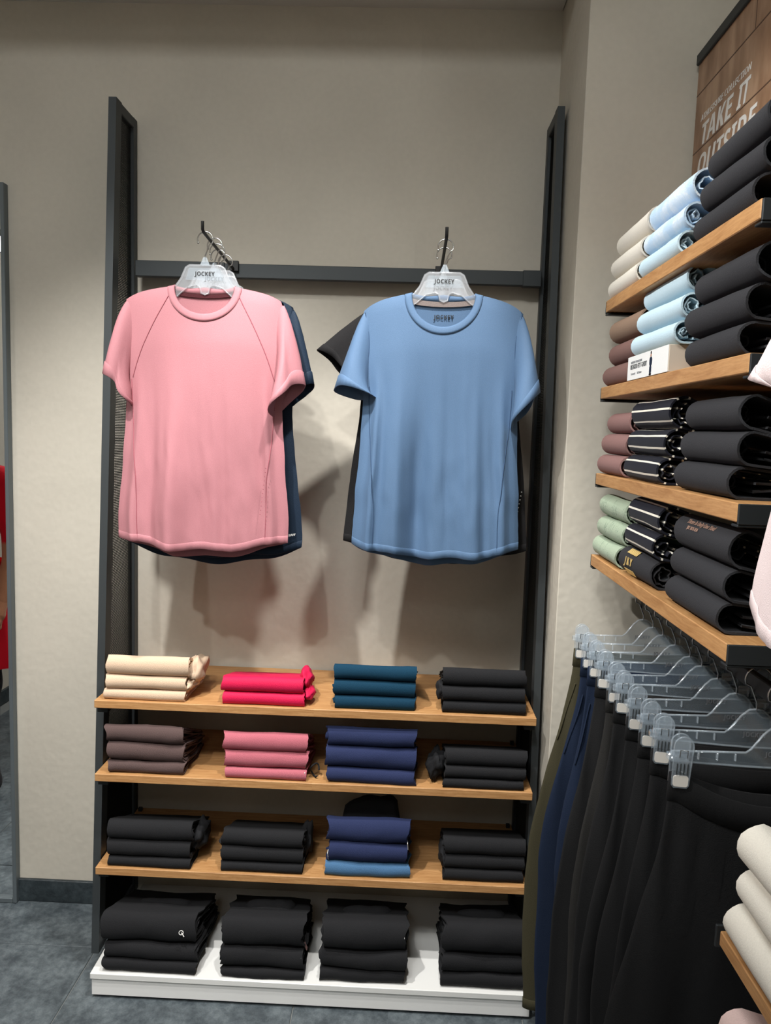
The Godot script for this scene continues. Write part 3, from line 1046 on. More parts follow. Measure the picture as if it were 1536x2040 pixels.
func rack_stacks():
	var up := "upper oak shelf"
	var md := "middle oak shelf"
	var lo := "lowest oak shelf"
	var pt := "white plinth"
	var soft := {"rum": 0.0032, "jit": 0.006}
	var g: Array
	# upper shelf
	g = front_stack(0.835, up, 0, 208, 371, [1304, 1347, 1374, 1398], [["beige", "beige trousers"], ["beige", "beige trousers"], ["beige", "beige trousers"]])
	loose_end(g[0], mat.beige, Vector3(0.125, 0.075, -0.075), Vector3(0.05, 0.075, 0.11), 1.0)
	loose_end(g[1], mat.beige, Vector3(0.12, 0.045, -0.06), Vector3(0.03, 0.035, 0.09), 2.0)
	g = front_stack(0.835, up, 1, 440, 606, [1345, 1380, 1409], [["red", "crimson garment"], ["red", "crimson garment"]])
	loose_end(g[0], mat.red, Vector3(0.115, 0.065, -0.08), Vector3(0.035, 0.05, 0.09), 3.0)
	loose_end(g[1], mat.red, Vector3(0.122, 0.03, -0.05), Vector3(0.03, 0.03, 0.07), 3.6)
	g = front_stack(0.835, up, 2, 663, 828, [1321, 1356, 1387, 1414], [["teal", "dark teal garment"], ["teal", "dark teal garment"], ["teal", "dark teal garment"]])
	g = front_stack(0.835, up, 3, 880, 1047, [1329, 1369, 1398, 1423], [["black", "black garment"], ["black", "black garment"], ["black", "black garment"]])
	loose_end(g[1], mat.black, Vector3(-0.115, 0.055, -0.05), Vector3(0.03, 0.05, 0.07), 4.0)
	# middle shelf
	g = front_stack(0.622, md, 0, 211, 366, [1440, 1480, 1516, 1549], [["brown", "dark brown garment", soft], ["brown", "dark brown garment", soft], ["brown", "dark brown garment", soft]])
	for i in [1, 2]: size_tape(g[i], 0.1, 0.035 * (2 - i) + 0.02)
	g = front_stack(0.622, md, 1, 443, 609, [1455, 1496, 1530, 1557], [["mauve", "dusky rose garment", soft], ["mauve", "dusky rose garment", soft], ["mauve", "dusky rose garment"]])
	for i in [1, 2]: size_tape(g[i], 0.112, 0.033 * (2 - i) + 0.018)
	var lp := begin()
	var lpts := []
	for k in 15:
		var a := TAU * k / 16.0
		lpts.append(Vector3(0.135 + 0.012 * cos(a), 0.022 + 0.018 * sin(a), -0.035 - 0.01 * sin(a * 2)))
	tube(lp, lpts, 0.0025, 6)
	obj("drawcord", done(lp), mat.black, g[2])
	g = front_stack(0.622, md, 2, 648, 827, [1446, 1488, 1532, 1565], [["navy", "navy blue garment", soft], ["navy", "navy blue garment", soft], ["navy", "navy blue garment", soft]])
	g = front_stack(0.622, md, 3, 882, 1047, [1488, 1527, 1552, 1575], [["black", "black garment"], ["black", "black garment"], ["black", "black garment"]])
	loose_end(g[0], mat.black, Vector3(-0.135, 0.05, -0.06), Vector3(0.05, 0.075, 0.08), 5.0)
	# lowest oak shelf
	g = front_stack(0.345, lo, 0, 212, 380, [1629, 1674, 1707, 1733], [["black", "black garment"], ["black", "black garment"], ["black", "black garment"]])
	loose_end(g[0], mat.black, Vector3(0.125, 0.075, -0.07), Vector3(0.05, 0.07, 0.1), 6.0)
	g = front_stack(0.345, lo, 1, 440, 604, [1647, 1687, 1718, 1742], [["black", "black garment"], ["black", "black garment"], ["black", "black garment"]])
	loose_end(g[0], mat.black, Vector3(0.115, 0.075, -0.08), Vector3(0.035, 0.08, 0.08), 7.0)
	loose_end(g[0], mat.black, Vector3(-0.115, 0.07, -0.05), Vector3(0.035, 0.035, 0.06), 7.5)
	g = front_stack(0.345, lo, 2, 648, 814, [1625, 1681, 1719, 1750], [["navy", "navy blue garment", soft], ["navy", "navy blue garment", soft], ["steel_blue", "steel blue garment", soft]])
	for q in [[0, 0.112, 0.1], [1, -0.112, 0.06]]: size_tape(g[q[0]], q[1], q[2])
	hump(g[0], mat.black, 0.18, 0.155, 0.04)
	g = front_stack(0.345, lo, 3, 882, 1046, [1663, 1704, 1732, 1758], [["black", "black garment"], ["black", "black garment"], ["black", "black garment"]])
	loose_end(g[1], mat.black, Vector3(-0.112, 0.06, -0.05), Vector3(0.03, 0.06, 0.07), 8.0)
	# plinth: softer, thicker stacks
	var P := {"zmax": 0.425, "rum": 0.0036, "jit": 0.007, "d": 0.24, "back": 0.55, "b": 0.7}
	var bl := ["black", "black trousers"]
	g = front_stack(0.076, pt, 0, 204, 390, [1812, 1878, 1912, 1949], [bl, bl, bl], P)
	var em := begin()
	var ep := []
	for k in 13: ep.append(Vector3(0.006 * cos(TAU * k / 12.0), 0.0055 * sin(TAU * k / 12.0), 0))
	tube(em, ep, 0.0013, 5, false)
	tube(em, [Vector3(0, 0, 0), Vector3(0.003, -0.002, 0), Vector3(0.009, -0.01, 0)], 0.0014, 5)
	obj("round_emblem", done(em), mat.print_white, g[0], Vector3(0.09, 0.131, 0.004), Vector3(-0.3, 0, 0))
	hump(g[0], mat.black, 0.19, 0.135, 0.008)
	g = front_stack(0.076, pt, 1, 438, 603, [1822, 1888, 1929, 1960], [bl, bl, bl], P)
	hump(g[0], mat.black, 0.17, 0.135, 0.03)
	size_tape(g[1], 0.112, 0.06)
	var pk := obj("pink_tag", boxm(Vector3(0.002, 0.02, 0.012), 0.0004), mat.dusty, g[0], Vector3(0.119, 0.085, -0.03), Vector3(0.2, 0, 0.35))
	pk.set_meta("label", "small pink size tag")
	g = front_stack(0.076, pt, 2, 636, 806, [1830, 1894, 1931, 1973], [bl, bl, bl], P)
	hump(g[0], mat.black, 0.17, 0.135, 0.022)
	size_tape(g[0], 0.112, 0.135)
	g = front_stack(0.076, pt, 3, 878, 1042, [1836, 1902, 1938, 1972], [bl, bl, bl], P)
	hump(g[0], mat.black, 0.17, 0.135, 0.03)
func size_tape(g, x, y):
	var o := obj("size_tag", boxm(Vector3(0.0016, 0.022, 0.016), 0.0003), mat.print_white, g, Vector3(x, y, -0.012), Vector3(0.3, 0, 0.1))
	o.set_meta("label", "small white size tag")
# cloth bunched up behind the front fold
func hump(g, m, w, y, h):
	var st := begin()
	var G := []
	for i in 13:
		var row := []
		for j in 15:
			var u := -1.0 + 2.0 * j / 14.0
			var v := -1.0 + 2.0 * i / 12.0
			var hh: float = pow(max(0.0, 1.0 - pow(abs(u), 6.0)), 0.5) * pow(max(0.0, 1.0 - v * v), 0.6)
			var n2: float = 0.8 + 0.35 * u + 0.5 * nz.get_noise_2d(u * 50.0 + y * 900.0 + w * 4000.0, v * 30.0)
			row.append(Vector3(u * w * 0.5, y - 0.07 + (0.07 + h * n2) * hh, -0.125 + v * 0.05))
		G.append(row)
	grid(st, G, 0.01, 0.01, 1)
	return obj("bunched_cloth", done(st), m, g)

func hanging_tees():
	# pink tee and the dark ones behind it
	var px := -0.538
	var names := ["pink tee", "first navy tee behind the pink one", "second navy tee behind the pink one", "third navy tee behind the pink one", "navy tee nearest the cross rail"]
	for k in 5:
		var z := 0.385 - 0.05 * k
		var hy: float = lerp(2.07, 2.092, (z - 0.06) / 0.345) + 0.0042
		var dx := [0.0, 0.012, 0.006, -0.004, 0.004][k] as float
		var ty := [0.0, -0.05, 0.03, -0.02, 0.02][k] as float
		shirt_hanger("clear plastic hanger carrying the %s" % names[k], "hangers on the rack prongs", Vector3(px + dx, hy, z), ty)
		if k == 0:
			var t := tee("t_shirt", "pink raglan sports tee hanging on the wall rack", "tees hanging on the rack", Vector3(px + dx, hy - 0.137, z), ty, mat.pink, mat.pink_seam,
				{"sh": 0.205, "hw": 0.232, "len": 0.655, "slope": 0.036, "nw": 0.093, "drop": 0.086, "seed": 1.3, "fold": 0.011, "ft": -0.1, "cl": 0.007, "cr": 0.014, "raglan": true, "panels": true, "tape_mat": mat.tape_dark, "tape": 0.009,
				"sl": [0.035, -0.2, -0.01, -0.27, 0.05, 0.01], "sr": [0.05, -0.205, -0.03, -0.29, 0.05, 0.008]})
			for i in 12:
				obj("eyelet", boxm(Vector3(0.0022, 0.0022, 0.002), 0.0005), mat.pink_seam, t, Vector3(0.172 - 0.0012 * i, -0.46 - 0.011 * i, 0.0365))
		elif k < 2:
			var t := tee("t_shirt", "dark navy tee hanging close behind the %s" % ["", "pink tee", "other navy tee"][k], "tees hanging on the rack", Vector3(px + dx, hy - 0.137, z - 0.004), ty, mat.navy_tee, mat.navy_tee,
				{"sh": 0.212, "hw": 0.246, "len": 0.675, "slope": 0.036, "nw": 0.093, "drop": 0.06, "seed": 3.3 + k, "fold": 0.002, "df": 0.014, "db": 0.008,
				"sl": [0.04, -0.2, -0.02, -0.26, 0.02, -0.006], "sr": [0.052, -0.2, -0.02, -0.26, 0.02, -0.006]})
			if k == 1:
				for i in 9: obj("print_dash", boxm(Vector3(0.0024, 0.007, 0.0008), 0.0002), mat.print_white, t, Vector3(0.196 + 0.0042 * i, -0.642 + 0.0006 * i, 0.026 - 0.0016 * i), Vector3(0, 0.35, -0.45))
	# blue tee and the black one behind it
	var bx := 0.079
	for k in 2:
		var z := 0.375 - 0.07 * k
		var hy: float = lerp(2.07, 2.092, (z - 0.06) / 0.345) + 0.0042
		shirt_hanger("clear plastic hanger carrying the %s" % ["blue tee", "black tee behind the blue one"][k], "hangers on the rack prongs", Vector3(bx, hy, z), [-0.05, -0.12][k])
		if k == 0:
			var t := tee("t_shirt", "dusty blue tee with mesh side panels hanging on the wall rack", "tees hanging on the rack", Vector3(bx, hy - 0.137, z), -0.05, mat.blue, mat.blue_seam,
				{"sh": 0.205, "hw": 0.22, "len": 0.655, "slope": 0.045, "nw": 0.097, "drop": 0.1, "seed": 6.1, "fold": 0.016, "ft": -0.06, "cl": 0.02, "cr": 0.009, "panels": true, "tape": 0.013,
				"sl": [0.075, -0.2, -0.03, -0.225, 0.055, 0.0], "sr": [0.052, -0.2, -0.03, -0.3, 0.05, 0.008]})
			obj("lettering", label_text("JOCKEY", 0.0105, 0.0006), mat.print_black, t, Vector3(0.002, -0.056, -0.0045), Vector3(0.06, 0, 0))
		else:
			var t := tee("t_shirt", "black tee with a reflective dotted side hanging behind the blue tee", "tees hanging on the rack", Vector3(bx, hy - 0.137, z), -0.12, mat.black_tee, mat.black_tee,
				{"sh": 0.212, "hw": 0.25, "len": 0.655, "slope": 0.03, "nw": 0.095, "drop": 0.07, "seed": 8.6, "fold": 0.003, "df": 0.016, "db": 0.01,
				"sl": [0.11, -0.11, 0.02, -0.19, 0.035], "sr": [0.03, -0.2, -0.02, -0.26, 0.03]})
			for i in 12:
				var sp := SphereMesh.new()
				sp.radius = 0.0018; sp.height = 0.0036; sp.radial_segments = 8; sp.rings = 4
				obj("reflective_dot", sp, mat.print_white, t, Vector3(0.232 - 0.0016 * i, -0.5 - 0.0105 * i, 0.014))

# ---------------------------------------------------------------- side unit
const SX := 0.472      # front edge of the side shelves
const SZ0 := 0.466
const SZ1 := 1.306
const SY := [1.936, 1.727, 1.516, 1.311]
func side_unit():
	var root := thing("shelving_unit", "black steel shelving unit with four oak shelves above the trousers", "shelving unit", Vector3(0.7, 0, 0.88))
	part("back_panel", boxm(Vector3(0.014, 2.0, SZ1 - SZ0 - 0.02), 0.001), mat.black_metal, root, Vector3(0.858, 1.01, (SZ0 + SZ1) * 0.5))
	for z in [SZ0 + 0.012, SZ1 - 0.012]:
		part("upright", boxm(Vector3(0.03, 2.05, 0.024), 0.002), mat.black_metal, root, Vector3(0.834, 1.026, z))
	for y in SY:
		var sh := part("shelf", boxm(Vector3(0.36, 0.028, SZ1 - SZ0 - 0.01), 0.0015), mat.oak, root, Vector3(SX + 0.18, y - 0.014, (SZ0 + SZ1) * 0.5))
		for z in [SZ0 - 0.001, SZ1 - 0.002]:
			part("end_bracket", boxm(Vector3(0.36, 0.03, 0.005), 0.001), mat.steel_dark, sh, Vector3(SX + 0.181, y - 0.016, z))
			part("bracket_lip", boxm(Vector3(0.36, 0.004, 0.022), 0.001), mat.steel_dark, sh, Vector3(SX + 0.181, y - 0.033, z + (0.01 if z < 1.0 else -0.01)))
	# bar for the trousers
	var bar := part("hanging_bar", boxm(Vector3(0.014, 0.03, SZ1 - SZ0 - 0.02), 0.002), mat.steel_dark, root, Vector3(0.61, 1.195, (SZ0 + SZ1) * 0.5))
	for z in [SZ0 + 0.012, SZ1 - 0.012]:
		part("bar_arm", boxm(Vector3(0.24, 0.03, 0.014), 0.002), mat.steel_dark, bar, Vector3(0.722, 1.195, z))
	# poster in its holder, standing on the highest shelf
	var ps := thing("poster", "brown stone-wall poster with white slogan standing on the highest side shelf", "poster", Vector3(0.69, 1.936, 0.8))
	var pz0 := 0.399; var pz1 := 1.2; var py0 := 1.9365; var py1 := 2.52
	var st := begin()
	st.set_smooth_group(-1)
	for q in [[0.6805, 1.0], [0.692, -1.0]]:
		quad(st, Vector3(q[0], py0 + 0.006, pz0), Vector3(q[0], py0 + 0.006, pz1), Vector3(q[0], py1, pz1), Vector3(q[0], py1, pz0), Vector2(0, 1), Vector2(1, 1), Vector2(1, 0), Vector2(0, 0))
	quad(st, Vector3(0.6805, py0 + 0.006, pz0), Vector3(0.692, py0 + 0.006, pz0), Vector3(0.692, py1, pz0), Vector3(0.6805, py1, pz0))
	quad(st, Vector3(0.6805, py0 + 0.006, pz1), Vector3(0.692, py0 + 0.006, pz1), Vector3(0.692, py1, pz1), Vector3(0.6805, py1, pz1))
	part("printed_sheet", done(st), mat.poster, ps)
	part("top_clamp", boxm(Vector3(0.022, 0.026, pz1 - pz0 + 0.01), 0.002), mat.steel_dark, ps, Vector3(0.686, py1 + 0.011, (pz0 + pz1) * 0.5))
	part("foot_clamp", boxm(Vector3(0.05, 0.012, pz1 - pz0 - 0.1), 0.002), mat.steel_dark, ps, Vector3(0.686, py0 + 0.006, (pz0 + pz1) * 0.5 + 0.04))
	for y in [2.444, 2.306, 2.17]:
		part("printed_joint", boxm(Vector3(0.0006, 0.003, pz1 - pz0), 0.0001), mat.poster_line, ps, Vector3(0.6803, y, (pz0 + pz1) * 0.5))
	for q in [[2.477, 0.72, 0.066], [2.375, 0.93, 0.138]]:
		part("printed_joint", boxm(Vector3(0.0006, q[2], 0.0022), 0.0001), mat.poster_line, ps, Vector3(0.6803, q[0], q[1]))
	for q in [["ATHLEISURE COLLECTION", 0.443, 0.716, 2.376, 0.0135, false], ["TAKE", 0.452, 0.628, 2.333, 0.048, true], ["IT", 0.658, 0.712, 2.333, 0.048, true], ["OUTSIDE", 0.441, 0.752, 2.262, 0.048, true]]:
		var tm := label_text(q[0], q[4], 0.0008, q[5])
		var ab := tm.get_aabb()
		var sc: float = (q[2] - q[1]) / ab.size.x
		var o := part("lettering", tm, mat.print_white, ps)
		# italic: the letters lean along the poster
		o.transform = ps.global_transform.affine_inverse() * Transform3D(Basis(Vector3(0, 0, sc), Vector3(0, 1, 0.22), Vector3(-1, 0, 0)), Vector3(0.6799, q[3], (q[1] + q[2]) * 0.5))

func side_stacks():
	var col := "beside the column"
	var soft := {"rum": 0.002}
	var A := "at column end of the highest side shelf"
	var g: Array
	g = side_stack(SY[0], A, 0.474, 0.712, [0.048, 0.05, 0.056], [["cream", "cream tee"], ["cream", "cream tee"], ["cream", "cream tee"]])
	g = side_stack(SY[0], "mid-way along the highest side shelf", 0.735, 0.965, [0.046, 0.047, 0.055], [["sky", "pale blue tee"], ["sky_print", "printed pale blue tee"], ["sky_print", "printed pale blue tee"]], {"rum": 0.0016})
	g = side_stack(SY[0], "at open end of the highest side shelf", 1.035, 1.262, [0.049, 0.05, 0.05], [["soft_black", "black tee", {"deep": 0.11}], ["soft_black", "black tee", {"deep": 0.11}], ["soft_black", "black tee", {"deep": 0.11}]])
	g = side_stack(SY[1], "at column end of the second side shelf", 0.474, 0.705, [0.05, 0.053, 0.056], [["rosebrown", "rosy brown tee"], ["rosebrown", "rosy brown tee"], ["taupe", "tan brown tee"]])
	# printed card box under the pale blue tees
	var bx := thing("card_box", "white printed card box under the pale blue tees on the second side shelf", "box", Vector3(0.53, SY[1], 0.83))
	part("carton", boxm(Vector3(0.13, 0.05, 0.262), 0.0008), mat.card_side, bx, Vector3(0.538, SY[1] + 0.0255, 0.828))
	part("front_label", boxm(Vector3(0.0015, 0.0495, 0.26), 0.0003), mat.card, bx, Vector3(0.4722, SY[1] + 0.0255, 0.828))
	for q in [["LIGHTWEIGHT COTTON RICH FABRIC", 0.722, 0.8, 0.037, 0.0034, false], ["RELAXED FIT T-SHIRT", 0.72, 0.832, 0.0275, 0.0095, true], ["Crew neck", 0.726, 0.757, 0.013, 0.0032, false], ["Half sleeve", 0.77, 0.8, 0.013, 0.0032, false]]:
		var tm := label_text(q[0], q[4], 0.0006, q[5])
		var sc: float = (q[2] - q[1]) / tm.get_aabb().size.x
		var o := part("lettering", tm, mat.print_grey if not q[5] else mat.steel, bx)
		o.transform = bx.global_transform.affine_inverse() * Transform3D(Basis(Vector3(0, 0, sc), Vector3(0, 1, 0), Vector3(-1, 0, 0)), Vector3(0.4713, SY[1] + q[3], (q[1] + q[2]) * 0.5))
	# small printed figure in a blue outfit
	var fig := [[0.858, 0.0455, 0.006, 0.006, "hair"], [0.8575, 0.0405, 0.006, 0.006, "skin"], [0.858, 0.0285, 0.016, 0.018, "trouser_navy"], [0.8575, 0.0125, 0.012, 0.017, "trouser_navy"], [0.8575, 0.0035, 0.013, 0.004, "hair"]]
	for q in fig:
		part("printed_figure", extm(rrect(q[2], q[3], min(q[2], q[3]) * 0.42), 0.0006), mat[q[4]], bx, Vector3(0.4712, SY[1] + q[1], q[0]), Vector3(0, -PI / 2, 0))
	g = side_stack(SY[1] + 0.0505, "on white card box of the second side shelf", 0.72, 0.975, [0.044, 0.047, 0.048], [["sky", "pale blue tee"], ["sky", "pale blue tee"], ["sky", "pale blue tee"]], {"rum": 0.0014})
	g = side_stack(SY[1], "at open end of the second side shelf", 1.02, 1.255, [0.052, 0.054, 0.056], [["soft_black", "black tee", {"deep": 0.11}], ["soft_black", "black tee", {"deep": 0.11}], ["soft_black", "black tee", {"deep": 0.11}]])
	g = side_stack(SY[2], "at column end of the third side shelf", 0.474, 0.685, [0.048, 0.05, 0.05], [["dusty", "mauve brown tee"], ["dusty", "mauve brown tee"], ["dusty", "mauve brown tee"]])
	var S := ["stripe", "black and white striped tee", {"rum": 0.0016}]
	g = side_stack(SY[2], "mid-way along the third side shelf", 0.69, 0.93, [0.054, 0.054, 0.062], [S, S, S])
	g = side_stack(SY[2], "at open end of the third side shelf", 1.015, 1.25, [0.051, 0.053, 0.054], [["soft_black", "black tee", {"deep": 0.11}], ["soft_black", "black tee", {"deep": 0.11}], ["soft_black", "black tee", {"deep": 0.11}]])
	g = side_stack(SY[3], "at column end of lowest side shelf", 0.474, 0.69, [0.05, 0.052, 0.054], [["sage", "printed sage green tee", soft], ["sage", "printed sage green tee", soft], ["sage", "printed sage green tee", soft]])
	g = side_stack(SY[3], "mid-way along lowest side shelf", 0.715, 0.925, [0.06, 0.05, 0.06], [["soft_black", "black tee with gold lettering"], S, S])
	# gold print on the lowest roll: it wraps round the front
	var gold := plain(c8(222, 190, 120), 0.5, 0.2)
	var r := 0.03
	for q in [["J K Y", 0.15, 0.016], ["", 0.9, 0.0], ["", -0.6, 0.0]]:
		var a: float = q[1]
		var nrm := Vector3(0, sin(a), cos(a))
		var at := Vector3(-0.03, r, -r) + nrm * (r + 0.0014)
		if q[0] != "":
			obj("lettering", label_text(q[0], q[2], 0.0008), gold, g[0], at, Vector3(-a, 0, 0))
		else:
			for k in 7:
				obj("gold_bar", boxm(Vector3(0.0065, 0.014, 0.0008), 0.0002), gold, g[0], at + Vector3(-0.026 + 0.0088 * k, 0, 0), Vector3(-a, 0, 0.0))
	g = side_stack(SY[3], "at open end of lowest side shelf", 1.005, 1.25, [0.05, 0.052, 0.06], [["soft_black", "black tee", {"deep": 0.11}], ["soft_black", "black tee", {"deep": 0.11}], ["soft_black", "black tee with a small slogan", {"deep": 0.11}]])
	var cop := plain(c8(176, 140, 122), 0.6)
	for q in [["There Is Only One You!", 0.78, 0.0078, 0.0, "Droid Serif"], ["JKY 1876 USA", 0.42, 0.0058, -0.022, "Droid Sans"]]:
		var a: float = q[1]
		var nrm := Vector3(0, sin(a), cos(a))
		obj("lettering", label_text(q[0], q[2], 0.0006, false, q[4]), cop, g[2], Vector3(-0.012 + q[3], 0.102 + 0.03, -0.03) + nrm * 0.0312, Vector3(-a, 0, 0))

func trouser_rail():
	var zs := [0.482, 0.56, 0.632, 0.717, 0.806, 0.872, 0.953, 1.037, 1.118, 1.2]
	var cols := [["olive", "olive green trousers"], ["trouser_navy", "dark blue trousers"], ["trouser_navy", "dark blue trousers"], ["trouser_black", "black trousers"], ["trouser_char", "charcoal trousers"],
		["trouser_black", "black trousers"], ["trouser_black", "black trousers"], ["trouser_black", "black trousers"], ["trouser_black", "black trousers"], ["trouser_black", "black trousers"]]
	var nth := ["first", "second", "third", "fourth", "fifth", "sixth", "seventh", "eighth", "ninth", "tenth"]
	for k in zs.size():
		var yb := 1.2105
		var tw: float = [0.0, 0.03, 0.02, -0.02, 0.0, -0.03, 0.02, 0.0, -0.06, 0.0][k]
		clip_hanger("clear clip hanger holding the %s pair of trousers from the column" % nth[k], "clip hangers on the trouser bar", Vector3(0.61, yb, zs[k]), tw)
		trousers("%s, %s pair from the column on the hanging bar" % [cols[k][1], nth[k]], "trousers on the hanging bar", Vector3(0.61, yb - 0.142, zs[k]), mat[cols[k][0]],
			{"seed": 1.7 * k + 0.4, "turn": tw, "flare": [0.09, 0.08, 0.055, 0.07, 0.055, 0.06, 0.055, 0.06, 0.06, 0.085][k], "len": [0.985, 1.0, 0.98, 1.0, 1.0, 1.0, 0.99, 1.0, 1.0, 1.02][k], "depth": 0.017, "sag": [0.02, 0.02, 0.02, 0.025, 0.02, 0.02, 0.02, 0.02, 0.025, 0.05][k], "pocket": k < 3})

func near_unit():
	var root := thing("shelving_unit", "oak shelving bay with cream and blush rolls next to the trousers", "shelving unit", Vector3(0.7, 0, 1.8))
	var z0 := 1.352; var z1 := 2.15
	part("back_panel", boxm(Vector3(0.014, 2.0, z1 - z0), 0.001), mat.black_metal, root, Vector3(0.858, 1.01, (z0 + z1) * 0.5))
	for z in [z0 + 0.012, z1 - 0.012]:
		part("upright", boxm(Vector3(0.03, 2.05, 0.024), 0.002), mat.black_metal, root, Vector3(0.834, 1.026, z))
	for y in [0.905, 0.69]:
		var sh := part("shelf", boxm(Vector3(0.36, 0.022, z1 - z0 - 0.01), 0.0015), mat.oak, root, Vector3(SX + 0.18, y - 0.011, (z0 + z1) * 0.5))
		for z in [z0 - 0.001, z1 + 0.001]:
			part("end_bracket", boxm(Vector3(0.364, 0.034, 0.005), 0.001), mat.steel_dark, sh, Vector3(SX + 0.178, y - 0.012, z))
	# prong that carries the pale tee
	var ps := begin()
	tube(ps, [Vector3(0.85, 1.955, 1.71), Vector3(0.41, 1.975, 1.71), Vector3(0.408, 1.995, 1.71)], 0.0042, 8)
	part("prong", done(ps), mat.black_metal, root)
	var W := "on the bay beside the trousers"
	side_stack(0.905, W, 1.375, 1.66, [0.058, 0.06, 0.066], [["ivory", "ivory tee"], ["ivory", "ivory tee"], ["ivory", "ivory tee"]], {"x": 0.466, "lean": 0.003})
	side_stack(0.69, W, 1.375, 1.66, [0.06, 0.062], [["blush", "blush pink tee"], ["blush", "blush pink tee"]], {"x": 0.466})
	shirt_hanger("clear plastic hanger carrying the pale pink tee", "hangers on the bay prong", Vector3(0.445, 1.9772, 1.71), -PI / 2)
	tee("t_shirt", "pale pink cropped tee hanging beside the trousers", "tees hanging in the bay", Vector3(0.445, 1.843, 1.71), -PI / 2, mat.shell, mat.blush,
		{"sh": 0.17, "hw": 0.285, "len": 0.45, "slope": 0.03, "nw": 0.085, "drop": 0.06, "seed": 4.4, "fold": 0.004, "sl": [0.095, -0.14, 0.02, -0.17, 0.03], "sr": [0.095, -0.14, 0.02, -0.17, 0.03]})

func mirror_and_person():
	var mr := thing("wall_mirror", "tall grey framed mirror standing against the wall beside the rack", "mirror", Vector3(-1.6, 0, 0.012))
	var x1 := -1.25; var x0 := -1.95; var yt := 2.315
	part("glass", boxm(Vector3(x1 - x0 - 0.02, yt - 0.02, 0.006), 0.0), mat.mirror, mr, Vector3((x0 + x1) / 2, yt / 2, 0.012))
	for x in [x0 + 0.006, x1 - 0.006]:
		part("frame_side", boxm(Vector3(0.013, yt, 0.026), 0.0015), mat.mirror_frame, mr, Vector3(x, yt / 2 + 0.0005, 0.0135))
	for y in [yt - 0.008, 0.0085]:
		part("frame_end", boxm(Vector3(x1 - x0 - 0.026, 0.016, 0.026), 0.0015), mat.mirror_frame, mr, Vector3((x0 + x1) / 2, y, 0.0135))
	# a shopper in red standing in front of the mirror, out of the picture but reflected at its edge
	person(Vector3(-1.83, 0, 0.72))

# ---------------------------------------------------------------- the shopper
func cap_d(p: Vector3, b: Array) -> float:
	var pa: Vector3 = p - b[0]; var ba: Vector3 = b[1] - b[0]
	var h: float = clamp(pa.dot(ba) / max(ba.dot(ba), 1e-9), 0.0, 1.0)
	return (pa - ba * h).length() - lerp(b[2], b[3], h)
# smooth union of tapered bones, meshed as surface nets
func flesh(st, bones: Array, cell: float, k: float, paint: Callable):
	var lo := Vector3(9, 9, 9); var hi := Vector3(-9, -9, -9)
	for b in bones:
		for e in [0, 1]:
			var r: float = max(b[2], b[3]) + cell * 2.0
			lo = lo.min(b[e] - Vector3.ONE * r); hi = hi.max(b[e] + Vector3.ONE * r)
	var n := Vector3i(((hi - lo) / cell).ceil()) + Vector3i.ONE
	var f := PackedFloat32Array()
	f.resize(n.x * n.y * n.z)
	f.fill(9.0)
	for b in bones:
		var r: float = max(b[2], b[3]) + k + cell * 2.0
		var l: Vector3 = ((b[0].min(b[1]) - Vector3.ONE * r - lo) / cell).floor().max(Vector3.ZERO)
		var h: Vector3 = ((b[0].max(b[1]) + Vector3.ONE * r - lo) / cell).ceil().min(Vector3(n) - Vector3.ONE)
		for z in range(int(l.z), int(h.z) + 1):
			for y in range(int(l.y), int(h.y) + 1):
				for x in range(int(l.x), int(h.x) + 1):
					var i := (z * n.y + y) * n.x + x
					var d := cap_d(lo + Vector3(x, y, z) * cell, b)
					var o := f[i]
					var q: float = max(k - abs(d - o), 0.0) / k
					f[i] = min(d, o) - q * q * k * 0.25
	var vid := {}
	var pos := []
	for z in n.z - 1:
		for y in n.y - 1:
			for x in n.x - 1:
				var i := (z * n.y + y) * n.x + x
				var v := [f[i], f[i + 1], f[i + n.x], f[i + n.x + 1], f[i + n.x * n.y], f[i + n.x * n.y + 1], f[i + n.x * n.y + n.x], f[i + n.x * n.y + n.x + 1]]
				var m := 0
				for c in 8:
					if v[c] < 0: m |= 1 << c
				if m == 0 or m == 255: continue
				var s := Vector3.ZERO
				var cnt := 0
				for e in [[0, 1], [2, 3], [4, 5], [6, 7], [0, 2], [1, 3], [4, 6], [5, 7], [0, 4], [1, 5], [2, 6], [3, 7]]:
					var a: float = v[e[0]]; var b2: float = v[e[1]]
					if (a < 0) != (b2 < 0):
						var t := a / (a - b2)
						var pa := Vector3(e[0] & 1, (e[0] >> 1) & 1, e[0] >> 2)
						var pb := Vector3(e[1] & 1, (e[1] >> 1) & 1, e[1] >> 2)
						s += pa.lerp(pb, t)
						cnt += 1
				vid[i] = pos.size()
				pos.append(lo + (Vector3(x, y, z) + s / cnt) * cell)
	st.set_smooth_group(1)
	var sx := 1; var sy := n.x; var sz := n.x * n.y
	for i in vid:
		for ax in [[sx, sy, sz], [sy, sz, sx], [sz, sx, sy]]:
			# edge from the cell corner i along ax[0]
			if i + ax[0] >= f.size() or (f[i] < 0) == (f[i + ax[0]] < 0): continue
			var q := [i, i - ax[1], i - ax[1] - ax[2], i - ax[2]]
			var ok := true
			for c in q: ok = ok and vid.has(c)
			if not ok: continue
			if f[i] < 0: q.reverse()
			for t in [[0, 1, 2], [0, 2, 3]]:
				for c in t:
					var p: Vector3 = pos[vid[q[c]]]
					st.set_color(paint.call(p))
					st.add_vertex(p)
